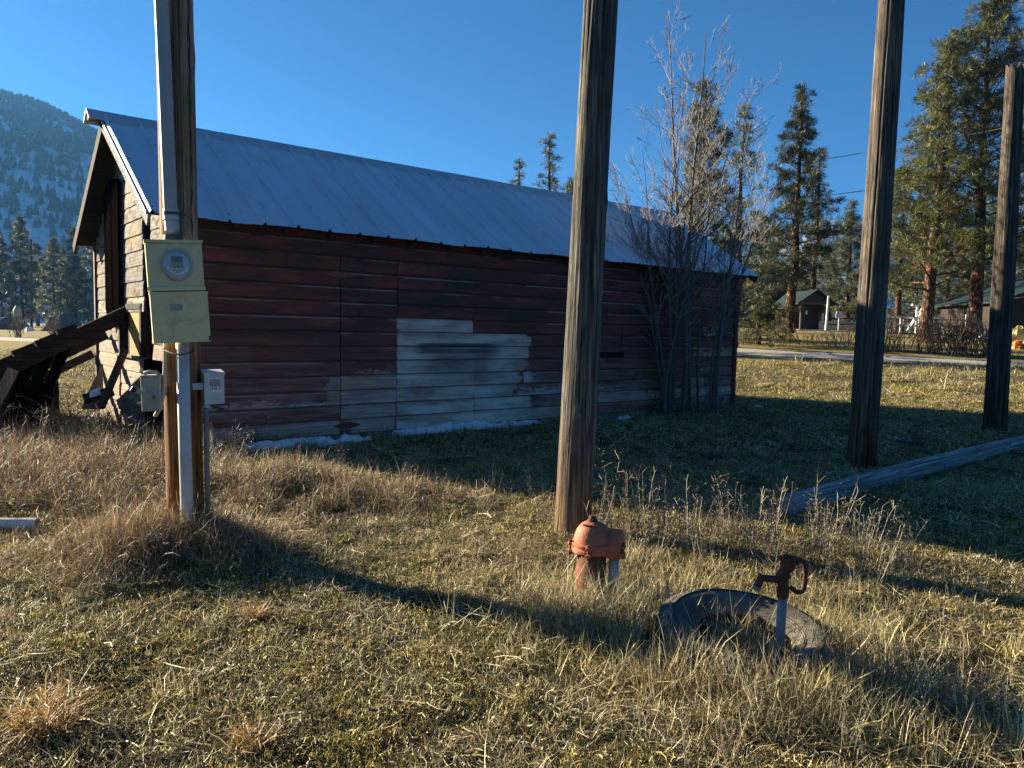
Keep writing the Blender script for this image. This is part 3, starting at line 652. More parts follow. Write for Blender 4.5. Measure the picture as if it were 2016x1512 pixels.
        mb.add(fr + bk, [tuple(range(m)), tuple(range(2 * m - 1, m - 1, -1))] + [((q + 1) % m, q, m + q, m + (q + 1) % m) for q in range(m)])
        mb.build('sliding_door_plank', W_BLACK, root)
    mb = MB(); mb.box(GS - 0.05, GS + 0.06, 1.90, 1.99, -0.02, 2.56); mb.build('corner_post', simple('faded_brown_red_trim', (0.14, 0.06, 0.045), 0.85, 0.3, 8), root, bevel=0.003)
    # roof: sheets with ribs on both slopes, deck, rafters, rake boards, ridge cap
    sl = math.hypot(BW, ZR - ZE); ny, nz = (ZR - ZE) / sl, BW / sl; npn = 14; pw = BL / npn
    for side in (1, -1):
        for k in range(npn):
            a = k * pw; hp = pw / 2; pr = []
            for o_ in (0.0, hp): pr += [(o_, 0.0), (o_ + 0.014, 0.034), (o_ + 0.036, 0.034), (o_ + 0.050, 0.0), (o_ + 0.14, 0.001), (o_ + 0.15, 0.005), (o_ + 0.17, 0.005), (o_ + 0.18, 0.001), (o_ + hp - 0.12, 0.001), (o_ + hp - 0.11, 0.005), (o_ + hp - 0.09, 0.005), (o_ + hp - 0.08, 0.001)]
            pr.append((pw + 0.006, 0.001))
            vs = []; rows = 7; lift = rg.uniform(0, 0.003); end = rg.uniform(-0.012, 0.012)
            for j in range(rows):
                f = j / (rows - 1)
                for q, (s, h) in enumerate(pr):
                    d = f * (sl + 0.05 + end) + 0.02
                    hh = h + 0.05 + lift + 0.006 * mn.noise(V((a + s, d * 1.5, 2.0))) - (0.02 * mn.noise(V(((a + s) * 1.7, 4, side))) * f ** 6)
                    vs.append((a + s, -side * (d * BW / sl + hh * ny), ZR - d * (ZR - ZE) / sl + hh * nz))
            m = len(pr); fs = [(j * m + q, j * m + q + 1, (j + 1) * m + q + 1, (j + 1) * m + q) for j in range(rows - 1) for q in range(m - 1)]
            if side > 0: fs = [f[::-1] for f in fs]
            mb = MB(); mb.add(vs, fs); mb.build('roof_sheet', M_ROOF, root)
    mb = MB(); 
    for k in range(npn):
        for xo in (0.062, pw * 0.5 + 0.062):
            for d in (0.22, 0.75, 1.3, 1.85, 2.45):
                s = k * pw + xo; hh = 0.054; d += rg.uniform(-0.05, 0.05)
                c = V((s, -(d * BW / sl + hh * ny), ZR - d * (ZR - ZE) / sl + hh * nz)); nrm = V((0, -ny, nz))
                mb.tube([c - nrm * 0.004, c + nrm * 0.005], 0.0075, 5)
    mb.build('roof_screws', simple('dull_screw', (0.10, 0.10, 0.10), 0.6, 0.2, 9), root, kind='stuff')
    for side in (1, -1):
        for k in range(11):
            d0 = k * (sl / 11); d1 = d0 + sl / 11 - 0.006; q = lambda d, h: (-side * (d * BW / sl + h * ny), ZR - d * (ZR - ZE) / sl + h * nz)
            a, b, c, d = q(d0, -0.006), q(d1, -0.006), q(d1, 0.018), q(d0, 0.018); vs = [(0.02, *a), (0.02, *b), (0.02, *c), (0.02, *d), (BL - 0.02, *a), (BL - 0.02, *b), (BL - 0.02, *c), (BL - 0.02, *d)]
            mb = MB(); mb.hexa([vs[0], vs[4], vs[5], vs[1], vs[3], vs[7], vs[6], vs[2]]); mb.build('deck_board', W_DARKX, root)
        for k in range(19):
            s = 0.36 + k * 0.57; mb = MB(); mb.bar((s, 0, ZR - 0.05), (s, -side * (BW - 0.03), ZE - 0.03), 0.045, 0.09); mb.build('rafter', W_DARKX, root)
        for (s, w_, mt, o) in ((0.0, 0.15, W_RAKE if side > 0 else W_DARKX, 0.0), (BL - 0.03, 0.13, W_DARKX, 0.0)):
            mb = MB(); e = 0.03; aa = (s + 0.012, 0, ZR - 0.045); bb = (s + 0.012, -side * (BW + 0.02), ZE - 0.055); mb.bar(aa, bb, 0.028, w_, up=(0, 0, 1)); mb.build('rake_board', mt, root, bevel=0.003)
    mb = MB(); mb.bar((-0.012, 0.0, ZR + 0.018), (-0.012, -BW - 0.03, ZE + 0.010), 0.02, 0.035); mb.build('drip_edge', M_GALV, root)
    q = lambda t, h: (-t, ZR - abs(t) * (ZR - ZE) / BW + h)
    prof = [q(-0.17, 0.075), q(0, 0.105), q(0.17, 0.075), q(0.17, 0.065), q(0, 0.09), q(-0.17, 0.065)]
    mb = MB(); m = 6; nn = 24; vs = []
    for i in range(nn + 1):
        s = -0.17 + (BL + 0.2) * i / nn
        for y, z in prof: vs.append((s, y, z + 0.006 * mn.noise(V((s, y, 1)))))
    mb.add(vs, [(i * m + k, i * m + (k + 1) % m, (i + 1) * m + (k + 1) % m, (i + 1) * m + k) for i in range(nn) for k in range(m)] + [tuple(range(m)), tuple(nn * m + k for k in range(m))[::-1]])
    mb.build('ridge_cap', simple('pale_ridge_zinc', (0.47, 0.49, 0.51), 0.5, 0.15, 4, 0.3), root)
    mb = MB(); mb.box(-0.15, -0.02, -0.05, 0.05, ZR - 0.03, ZR + 0.06); mb.build('ridge_beam', W_GREYX, root)
barn()

def snow(pts, wd, h, label, seed):
    rg = random.Random(seed); pts = [V(p) for p in pts]; n = 60; m = 15; vs = []; L = len(pts) - 1
    for i in range(n + 1):
        f = i / n * L; k = min(int(f), L - 1); c = pts[k].lerp(pts[k + 1], f - k); d = (pts[k + 1] - pts[k]).normalized(); sd_ = V((-d.y, d.x, 0))
        e = max(0.0, math.sin(PI * i / n)) ** 0.35; wn = wd * e * (0.65 + 0.7 * abs(mn.noise(V((i * 0.16, seed, 0))) + 0.3))
        for j in range(m):
            a = -1 + 2 * j / (m - 1); x = c + sd_ * a * wn * (1 + 0.25 * mn.noise(V((i * 0.3, a, seed + 3.3))))
            z = terrain(x.x, x.y) - 0.03 + (h * e * (0.6 + 0.8 * abs(mn.noise(V((i * 0.15, j * 0.25, seed + 1))))) + 0.03) * (1 - abs(a) ** 2.6)
            z -= 0.10 * max(0.0, mn.noise(V((x.x * 5.5, x.y * 5.5, seed))) - 0.12 + 0.35 * abs(a) ** 3)
            vs.append((x.x, x.y, z + c.z))
    mb = MB(); mb.add(vs, [(i * m + j, i * m + j + 1, (i + 1) * m + j + 1, (i + 1) * m + j) for i in range(n) for j in range(m - 1)])
    tag(mb.build('snow_patch', M_SNOW, smooth=True), label, 'snow', 'leftover snow along the barn')
snow([BWld(2.95, 2.02, 0.03), BWld(4.0, 2.06, 0.03), BWld(5.55, 2.05, 0.0)], 0.16, 0.09, 'longest snow strip, lying under the bare grey boards right of the barn door', 1)
snow([BWld(0.85, 2.3, 0.02), BWld(1.8, 2.36, 0.02), BWld(2.5, 2.3, 0.02)], 0.12, 0.10, 'snow strip among tall grass left of the barn door', 2)
snow([BWld(6.95, 2.25, 0), BWld(7.35, 2.25, 0)], 0.10, 0.07, 'small snow lump at the barn foot just right of the middle pole', 3)
snow([BWld(10.5, 2.35, 0), BWld(10.95, 2.4, 0)], 0.10, 0.06, 'small snow scrap at the far right corner of the barn', 4)
snow([BWld(0.0, -1.5, 0.02), BWld(0.05, -1.0, 0.02), BWld(0.1, -0.75, 0.0)], 0.12, 0.12, 'snow lump at the foot of the sunlit gable beside the lean-to', 5)

M_FELT = simple('black_felt', (0.028, 0.027, 0.028), 0.9, 0.3, 12)
def lean_to():
    rg = random.Random(5); root = empty('collapsed_lean_to', BO, BYAW); tag(root, 'collapsed dark plank lean-to slumping from the barn gable', 'shed')
    zz = lambda s: 1.63 + (s - 0.28) * 0.53
    T0 = -0.10
    mb = MB(); mb.bar(B(0.26, T0, zz(0.26) - 0.06), B(-3.2, T0 + 0.02, zz(-3.2) - 0.06), 0.045, 0.10); mb.build('rake_beam', W_BLACKX, root, bevel=0.004)
    mb = MB(); mb.bar(B(0.24, T0 - 0.06, zz(0.24) - 0.15), B(-3.2, T0 - 0.06, zz(-3.2) - 0.14), 0.045, 0.12); mb.build('rake_beam', W_BLACKX, root, bevel=0.004)
    for t in (-1.1, -2.1):
        mb = MB(); dr = 0.30 * (T0 - t); mb.bar(B(0.22, t, zz(0.22) - 0.07 - dr), B(-3.1, t, zz(-3.1) - 0.07 - dr), 0.05, 0.12); mb.build('rafter', W_BLACKX, root)
    s = -0.30
    while s > -3.1:
        wd = rg.uniform(0.15, 0.24); a, b = s, s - wd + 0.008; nr = V((-0.53, 0, 1)).normalized(); lo = rg.uniform(0, 0.014); tn = T0 + rg.uniform(0.0, 0.10); tf = -2.1 + rg.uniform(-0.25, 0.15)
        dr = 0.30 * (tn - tf); p = [V(B(a, tn, zz(a))), V(B(b, tn, zz(b))), V(B(b, tf, zz(b) - dr)), V(B(a, tf, zz(a) - dr))]
        mb = MB(); mb.hexa([q + nr * lo for q in p] + [q + nr * (lo + 0.028 + (0.012 if k in (1, 2) else 0)) for k, q in enumerate(p)]); mb.build('roof_plank', W_BLACKX, root)
        if rg.random() < 0.75:
            mb = MB(); mb.hexa([q + nr * (lo + 0.042) for q in p] + [q + nr * (lo + 0.054 + (0.014 if k in (1, 2) else 0)) for k, q in enumerate(p)]); mb.build('shingle_course', M_FELT, root)
        s -= wd
    s = -0.30
    while s > -3.0:
        wd = rg.uniform(0.14, 0.21); top = zz(s) - 0.2
        if top > 0.15 and rg.random() < 0.88:
            k = 0.42 * top; tt = T0 - 0.12 + rg.uniform(-0.04, 0.03)
            mb = MB(); mb.hexa([B(s - k - wd, tt - 0.03, -0.05), B(s - k, tt - 0.03, -0.05), B(s - k, tt, -0.05), B(s - k - wd, tt, -0.05), B(s - wd, tt - 0.03, zz(s - wd) - 0.12), B(s, tt - 0.03, zz(s) - 0.12), B(s, tt, zz(s) - 0.12), B(s - wd, tt, zz(s - wd) - 0.12)])
            mb.build('wall_plank', W_BLACK, root)
        s -= wd + rg.uniform(0.008, 0.035)
    mb = MB(); mb.box(-3.0, -0.2, 2.3, 2.33, 0, 0.5); mb.build('back_plank', W_BLACK, root)
    mb = MB(); mb.bar(B(-0.98, T0 + 0.06, 0.82), B(-1.2, T0 + 0.10, 0.36), 0.03, 0.12); mb.build('loose_board', W_TAN, root)
    a = atY(200, 718, 9.6); b = atY(203, 806, 9.5); c = atY(160, 806, 9.2); d = atY(172, 775, 9.3)
    M = (Matrix.Translation(BO) @ Matrix.Rotation(BYAW, 4, 'Z')).inverted(); o = V((0.01, -0.02, 0.0))
    mb = MB(); P = [M @ q for q in (c, b, a, d)]; mb.add(P + [p + V((0.012, 0.006, 0)) for p in P], [(0, 1, 2, 3), (7, 6, 5, 4), (1, 0, 4, 5), (2, 1, 5, 6), (3, 2, 6, 7), (0, 3, 7, 4)]); mb.build('plywood_sheet', W_GREYX, root)
    mb = MB(); mb.bar(M @ atY(246, 690, 9.3), M @ atY(200, 800, 8.7), 0.05, 0.09); mb.build('prop_board', W_BLACKX, root)
    mb = MB(); mb.bar(M @ atY(166, 786, 8.9), M @ atY(222, 770, 9.0), 0.10, 0.12); mb.build('fallen_block', W_BLACKX, root)
lean_to()
snow([atY(176, 776, 8.85) - V((0, 0, terrain(-5, 8.8) - 0.015)), atY(192, 769, 8.9) - V((0, 0, terrain(-5, 8.8) - 0.015)), atY(200, 766, 8.95) - V((0, 0, terrain(-5, 8.8) - 0.015))], 0.035, 0.03, 'little snow cap on a fallen block of the lean-to', 6)
# ------------------------------------------------------------------ poles
def pole(name, base, top, r0, r1, mat, seed, segs=90, rings=80, ncr=12, jag=0.0, knots=6, sink=0.15, flat=None):
    rg = random.Random(seed); base = V(base); top = V(top); ax = (top - base).normalized(); L = (top - base).length + sink; b0 = -ax * sink
    e1 = ax.orthogonal().normalized(); e2 = ax.cross(e1)
    cr = [(rg.uniform(0, 2 * PI), rg.uniform(-0.2, 0.8) * L, rg.uniform(0.3, 0.9) * L, rg.uniform(0.05, 0.10), rg.uniform(0.010, 0.024), rg.uniform(-0.25, 0.25)) for _ in range(ncr)]
    kn = [(rg.uniform(0, 2 * PI), rg.uniform(0.05, 0.95) * L, rg.uniform(0.02, 0.035)) for _ in range(knots)]
    vs = []
    for i in range(rings + 1):
        f = i / rings; z = f * L; r = r0 + (r1 - r0) * f
        for k in range(segs):
            a = 2 * PI * k / segs; d = 0.0
            d += 0.075 * r * mn.noise(V((math.cos(a) * 1.1, math.sin(a) * 1.1, z * 0.55 + seed)))
            d += 0.012 * r * mn.noise(V((math.cos(a) * 9, math.sin(a) * 9, z * 1.1 + seed)))
            d += 0.016 * r * mn.noise(V((math.cos(a) * 22, math.sin(a) * 22, z * 2.0 + seed)))
            for ca, cz, cl, cw, cdp, dr in cr:
                t = (z - cz) / cl
                if 0 < t < 1:
                    da = abs((a - ca - dr * t + PI) % (2 * PI) - PI)
                    if da < cw: d -= cdp * (1 - da / cw) * min(1, 6 * t, 6 * (1 - t))
            for ka, kz, kr in kn:
                da = ((a - ka + PI) % (2 * PI) - PI) * r; q = (da * da + (z - kz) ** 2) / (kr * kr)
                if q < 3: d += 0.012 * math.exp(-q)
            zz = z
            if jag and i >= rings - 3: zz -= jag * (0.5 + 0.9 * mn.noise(V((math.cos(a) * 1.7, math.sin(a) * 1.7, seed + 5.0)))) * (1 - (rings - i) * 0.25)
            p = b0 + ax * zz + e1 * (0.018 * math.sin(PI * f) + 0.008 * math.sin(5.1 * f + seed)) + (e1 * math.cos(a) + e2 * math.sin(a)) * (r + d); vs.append(tuple(p))
    n = segs; fs = [(i * n + k, i * n + (k + 1) % n, (i + 1) * n + (k + 1) % n, (i + 1) * n + k) for i in range(rings) for k in range(n)]
    b = len(vs); vs.append(tuple(b0 + ax * (L - jag * 0.6))); fs += [(b, rings * n + k, rings * n + (k + 1) % n) for k in range(n)]
    vs.append(tuple(b0)); fs += [(b + 1, (k + 1) % n, k) for k in range(n)]
    mb = MB(); mb.add(vs, fs); return mb.build(name, mat, loc=base)
def lean(px0, py0, px1, py1, Y, height):
    """pole axis through two image points at depth Y, from the ground up to the given height"""
    a = atY(px0, py0, Y); b = atY(px1, py1, Y); d = (b - a) / (b.z - a.z); z0 = terrain(a.x, Y)
    p0 = a + d * (z0 - a.z); return p0, a + d * (z0 + height - a.z)
# meter pole
Y1 = 4.55
p0, p1 = lean(366, 1050, 338, 0, Y1, 7.6)
P1B, P1T = p0, p1; P1D = (p1 - p0) / (p1.z - p0.z)
up = empty('utility_pole', p0); tag(up, 'tan cedar utility pole carrying the electric meter at left', 'utility pole')
o = pole('pole_shaft', p0, p1, 0.108, 0.094, W_POLE1, 3, knots=10, ncr=14); o.location = (0, 0, 0); o.parent = up
def on1(px, py, Y): return atY(px, py, Y) - p0
def build_pole_fittings():
    mb = MB(); yy = Y1 - 0.135
    mb.tube([on1(340, 470, yy), on1(336, 420, yy), on1(318, 0, yy), on1(318, 0, yy) + P1D * 3.0], 0.039, 20); c = mb.build('service_conduit', M_PVC, up, smooth=True)
    mb = MB(); mb.tube([on1(339.5, 455, yy), on1(337.5, 436, yy)], 0.041, 20); mb.tube([on1(337.2, 434, yy), on1(336.6, 412, yy)], 0.0445, 20); mb.build('coupling', M_GALV, c, bevel=0.002)
    mb = MB(); mb.tube([on1(340.2, 474, yy), on1(340, 464, yy)], 0.052, 20); mb.build('conduit_hub', M_DARKM, c, bevel=0.002)
    mb = MB(); mb.tube([on1(336.8, 424, yy + 0.0), on1(336.6, 418, yy)], 0.047, 20); mb.bar(on1(334, 421, yy), on1(366, 423, Y1 - 0.10), 0.02, 0.012); mb.build('pipe_strap', M_DARKM, c)
    pts = []
    for k in range(30):
        f = k / 29; py = 460 - 470 * f; px = 377.5 - 6.0 * f + 1.6 * math.sin(k * 1.7) ; pts.append(on1(px, py, Y1 - 0.03))
    mb = MB(); mb.tube(pts, 0.0035, 6); mb.build('ground_wire', M_DWIRE, up)
    # lower conduit into the ground
    yy = Y1 - 0.13; mb = MB(); g = on1(370, 1060, yy); mb.tube([on1(359, 672, yy), on1(365, 900, yy), g, g - V((0, 0, 0.4))], 0.036, 20); lc = mb.build('lower_conduit', M_WPVC, up, smooth=True)
    mb = MB(); w_ = []
    for k in range(14):
        f = k / 13; w_.append(on1(323 + 62 * f, 689 + 9 * math.sin(PI * f), Y1 - 0.10 - 0.125 * math.sin(PI * f) ** 0.6))
    mb.tube(w_, 0.004, 6); mb.build('tie_wire', M_DWIRE, up)
    # bent flexible conduit to the disconnect
    pts = [on1(326, 676, yy + 0.03), on1(325, 720, yy + 0.02), on1(323, 765, yy), on1(318, 795, yy - 0.01), on1(311, 811, yy), on1(306, 818, yy + 0.03)]
    sp = []
    for i in range(len(pts) - 1):
        for k in range(5): sp.append(pts[i].lerp(pts[i + 1], k / 5))
    for _ in range(3): sp = [sp[0]] + [(sp[i - 1] + sp[i] * 2 + sp[i + 1]) / 4 for i in range(1, len(sp) - 1)] + [pts[-1]]
    mb = MB(); mb.tube(sp, 0.0125, 12); mb.build('bent_conduit', M_DISC, up, smooth=True)
build_pole_fittings()

def meter_box():
    Yf = Y1 - 0.27; c = atY(351, 575, Yf); mpp = Yf / FPX / CF.y
    root = empty('electric_meter_box', c); root.rotation_euler = (math.radians(-1.0), math.radians(-3.3), math.radians(27)); root.scale = (0.88, 0.88, 0.94); tag(root, 'sage green electric meter box with round glass meter', 'meter box')
    w2, top, bot, mid = 0.172, 0.305, -0.305, 0.004
    # local: x right, z up, -y to the camera; y = 0 is the front face
    mb = MB(); mb.box(-w2 - 0.001, w2 - 0.012, 0.0, 0.13, mid + 0.002, top - 0.012); ub = mb.build('upper_box', M_GBOX, root, bevel=0.006)
    mb = MB(); mb.box(-w2 - 0.008, w2 - 0.004, -0.014, 0.136, top - 0.012, top + 0.006); mb.build('rain_lip', M_GBOX, ub, bevel=0.004)
    mb = MB(); mb.box(-w2 - 0.004, w2 - 0.008, -0.010, 0.0, mid + 0.004, mid + 0.030); mb.build('seam_lip', M_GBOX, ub, bevel=0.003)
    mb = MB(); mb.box(-w2 + 0.004, w2 + 0.002, -0.012, 0.128, bot, mid - 0.002); lb = mb.build('lower_cover', M_GBOX2, root, bevel=0.006)
    mb = MB(); mb.box(-w2 + 0.001, w2 + 0.005, -0.018, 0.126, mid - 0.016, mid - 0.002); mb.build('cover_lip', M_GBOX2, lb, bevel=0.003)
    mb = MB(); mb.box(-w2 + 0.115, -w2 + 0.190, -0.0135, -0.0121, -0.112, -0.072); mb.build('faded_plate', M_FADE, lb)
    rg = random.Random(4); mb = MB()
    for k in range(14): x = -0.10 + rg.random() * 0.17; z = -0.165 - rg.random() * 0.04; mb.box(x, x + rg.uniform(0.012, 0.04), -0.0131 - 0.00005 * k, -0.0121, z, z + rg.uniform(0.004, 0.010))
    mb.build('faded_sticker', simple('faded_sticker_grey', (0.47, 0.46, 0.31), 0.6, 0.3, 60, bump=0), lb)
    mb = MB(); mb.box(w2 - 0.010, w2 + 0.003, -0.016, -0.011, bot + 0.008, bot + 0.034); mb.build('latch', M_DARKM, lb)
    # meter: ring, base, face, display, dome
    R = Matrix.Translation(V((0.006, 0, 0.160))) @ Matrix.Rotation(PI / 2, 4, 'X')
    mt = empty('meter'); mt.parent = root
    mb = MB(); mb.lathe([(0.078, 0.0), (0.0935, 0.0), (0.0935, 0.018), (0.089, 0.024), (0.080, 0.024), (0.078, 0.018)], 48, R); mb.build('seal_ring', simple('zinc_ring', (0.40, 0.42, 0.41), 0.45, 0.15, 20, 0.5), mt, smooth=False, bevel=0.001)
    mb = MB(); mb.lathe([(0.0, 0.02), (0.079, 0.02), (0.079, 0.0)], 40, R); mb.build('meter_base', M_METERF, mt)
    mb = MB(); n = 24; pl = [(0.070 * math.cos(PI + PI * k / n) * 1.0, 0.055 * math.sin(PI + PI * k / n)) for k in range(n + 1)]
    mb.prism([(x + 0.006, z + 0.155) for x, z in pl], 0.008, Matrix.Translation(V((0, -0.030, 0)))); mb.build('name_plate', M_METERF, mt)
    mb = MB(); mb.box(0.006 - 0.034, 0.006 + 0.034, -0.052, -0.02, 0.150, 0.212); mb.build('register', simple('register_grey', (0.33, 0.345, 0.34), 0.5, 0.1), mt, bevel=0.003)
    mb = MB(); mb.box(0.006 - 0.027, 0.006 + 0.027, -0.0535, -0.0521, 0.172, 0.206); mb.build('display', M_LCD, mt)
    mb = MB(); mb.box(0.006 - 0.024, 0.006 + 0.024, -0.0545, -0.0536, 0.192, 0.197); mb.build('display_mark', simple('display_strip', (0.26, 0.235, 0.12), 0.5, 0.1), mt)
    rg = random.Random(9); mb = MB()
    for (x0, x1, z, h) in ((-0.030, -0.010, 0.140, 0.008), (-0.004, 0.008, 0.141, 0.009), (0.014, 0.024, 0.140, 0.008), (0.030, 0.040, 0.141, 0.007), (-0.040, 0.044, 0.130, 0.003), (-0.034, 0.036, 0.124, 0.003), (-0.012, 0.018, 0.112, 0.008)):
        x = x0
        while x < x1: w_ = rg.uniform(0.003, 0.009); mb.box(0.006 + x, 0.006 + min(x + w_, x1), -0.0348, -0.0341, z, z + h); x += w_ + rg.uniform(0.001, 0.004)
    mb.build('plate_print', simple('plate_ink', (0.14, 0.145, 0.15), 0.6, 0.1, bump=0), mt)
    mb = MB(); mb.lathe([(0.0, 0.036), (0.0045, 0.036), (0.0045, 0.033)], 14, Matrix.Translation(V((-0.037, 0, 0.146))) @ Matrix.Rotation(PI / 2, 4, 'X')); mb.build('red_dot', M_REDDOT, mt)
    mb = MB(); mb.lathe([(0.080, 0.022), (0.079, 0.06), (0.074, 0.076), (0.066, 0.082), (0.0, 0.085)], 48, R); mb.build('glass_dome', M_GLASS, mt, smooth=True)
meter_box()

def disconnect():
    Yf = Y1 - 0.20; c = atY(296, 772, Yf); root = empty('disconnect_switch', c); root.rotation_euler = (0, math.radians(-1.5), math.radians(20)); root.scale = (0.95,) * 3; tag(root, 'small dull grey disconnect switch box with side lever', 'switch box')
    mb = MB(); mb.box(-0.052, 0.056, 0.0, 0.09, -0.118, 0.095); bd = mb.build('switch_body', M_DISC, root, bevel=0.005)
    mb = MB(); mb.box(-0.056, 0.058, -0.008, 0.093, 0.095, 0.104); mb.build('top_lip', M_DISC, bd, bevel=0.003)
    mb = MB(); mb.tube([(-0.03, 0.03, 0.10), (-0.028, 0.025, 0.118), (0.0, 0.02, 0.124), (0.035, 0.02, 0.122), (0.05, 0.03, 0.10)], 0.011, 10); mb.build('hasp', M_DISC, bd, smooth=True)
    mb = MB(); mb.bar((0.018, -0.010, -0.032), (-0.085, -0.014, 0.018), 0.012, 0.026); lv = mb.build('switch_lever', M_DISC, root, bevel=0.003)
    mb = MB(); mb.bar((-0.075, -0.016, 0.012), (-0.103, -0.018, 0.030), 0.024, 0.036); mb.build('lever_grip', M_BLACK, lv, bevel=0.006)
    mb = MB(); mb.tube([(0.018, -0.001, -0.032), (0.018, -0.018, -0.032)], 0.008, 10); mb.build('pivot_bolt', M_DARKM, lv)
    mb = MB(); mb.bar((-0.052, -0.006, -0.065), (-0.075, -0.006, -0.066), 0.01, 0.014); mb.build('catch', M_DISC, bd)
    mb = MB(); mb.box(-0.006, 0.002, -0.004, 0.001, 0.022, 0.026); mb.build('rivet', M_GALV, bd)
    mb = MB(); mb.box(-0.03, 0.10, 0.09, 0.105, -0.03, 0.03); mb.build('mount_bracket', M_DISC, root)
disconnect()

def junction_box():
    Yf = Y1 - 0.02; c = atY(423, 767, Yf); root = empty('junction_box', c); root.rotation_euler = (0, math.radians(-0.8), math.radians(33)); root.scale = (1.0, 0.8, 1.0); tag(root, 'light grey rain-tight electrical box with a white label on a thin post', 'electrical box')
    mb = MB(); mb.box(-0.060, 0.056, 0.0, 0.12, -0.088, 0.090); b = mb.build('box_body', M_GREYBOX, root, bevel=0.004)
    mb = MB(); mb.hexa([(-0.064, -0.010, 0.088), (0.060, -0.010, 0.088), (0.060, 0.135, 0.100), (-0.064, 0.135, 0.100), (-0.064, -0.010, 0.104), (0.060, -0.010, 0.104), (0.060, 0.135, 0.118), (-0.064, 0.135, 0.118)]); mb.build('rain_hood', M_GREYBOX, b, bevel=0.003)
    mb = MB(); mb.box(-0.035, 0.038, -0.0022, -0.0005, -0.014, 0.070); lb = mb.build('label', M_PAPER, b)
    rg = random.Random(2); mb = MB(); z = 0.063
    for row in range(9):
        x = -0.030; hh = 0.0045 if row else 0.003
        if row > 5 and row < 8: x = -0.031
        while x < 0.031:
            w_ = rg.uniform(0.004, 0.013) if row < 6 else rg.uniform(0.003, 0.008)
            if row < 6 or rg.random() < 0.7: mb.box(x, min(x + w_, 0.033), -0.0031, -0.0023, z - hh, z)
            x += w_ + 0.0012
        z -= 0.0072 if row < 6 else 0.0082
    mb.prism([(-0.029, -0.006), (-0.025, -0.010), (-0.021, -0.006), (-0.025, -0.002)], 0.001, Matrix.Translation(V((0, -0.0027, 0.0005))))
    mb.build('label_print', M_INK, lb)
    mb = MB(); g = atY(404, 1060, Yf) - c; M = Matrix.Rotation(math.radians(13), 3, 'Z'); g = M @ g
    mb.tube([(-0.046, 0.03, -0.085), (-0.050, 0.03, -0.3), (-0.052, 0.03, -0.60), (-0.052, 0.03, -1.05)], 0.0145, 14); mb.build('post', M_PIPE, root, smooth=True)
    mb = MB(); mb.tube([(-0.046, 0.03, -0.089), (-0.0465, 0.03, -0.11)], 0.021, 14); mb.build('lock_nut', M_GALV, root)
    mb = MB(); mb.bar((-0.06, 0.05, 0.02), (-0.17, 0.06, 0.02), 0.03, 0.04); mb.build('side_bracket', M_GALV, root)
junction_box()

# three bare poles and a fallen one
p0, p1 = lean(1127, 1050, 1178, 0, 5.07, 7.2)
tag(pole('timber_pole', p0, p1, 0.122, 0.108, W_POLE, 11, knots=8), 'leaning grey pole with sunlit orange foot behind the well cap', 'pole', 'bare timber poles')
p0, p1 = lean(1697, 905, 1753, 0, 8.17, 8.0)
tag(pole('timber_pole', p0, p1, 0.150, 0.118, W_POLE2, 17, knots=9), 'dark timber pole standing beyond the end of the fallen log', 'pole', 'bare timber poles')
p0, p1 = lean(1958, 845, 1999, 140, 11.4, 5.55)
tag(pole('timber_pole', p0, p1, 0.165, 0.120, W_POLE2, 23, knots=6, jag=0.28), 'shorter timber pole with a splintered top at the right edge', 'pole', 'bare timber poles')
a = gp(1548, 1012); b = gp(2030, 876); d = (b - a).normalized(); a.z = terrain(a.x, a.y) + 0.06; e = a + d * 8.5; e.z = terrain(e.x, e.y) + 0.065
lg = pole('fallen_pole', V((0, 0, 0)), V((8.5, 0, 0)), 0.095, 0.085, W_LOG, 31, knots=8, sink=0.0); lg.location = a; lg.rotation_euler = (0, -math.asin((e.z - a.z) / 8.5), math.atan2(d.y, d.x))
tag(lg, 'silver-grey fallen pole lying in the shaded grass', 'log')
# white plastic pipe end lying at the left edge
a = gp(74, 1048); mb = MB(); n = 24
mb.lathe([(0.0345, 0.0), (0.041, 0.0), (0.041, 1.3), (0.0345, 1.3)], n, close=True)
o = mb.build('plastic_pipe', M_WPVC, smooth=False, bevel=0.002); o.location = a + V((0.0, 0, 0.055)); o.rotation_euler = (PI / 2, 0, -PI / 2 - 0.08 + PI); o.rotation_euler = (0, -PI / 2, 0.05)
tag(o, 'white plastic pipe lying in dry grass at the left edge', 'pipe')

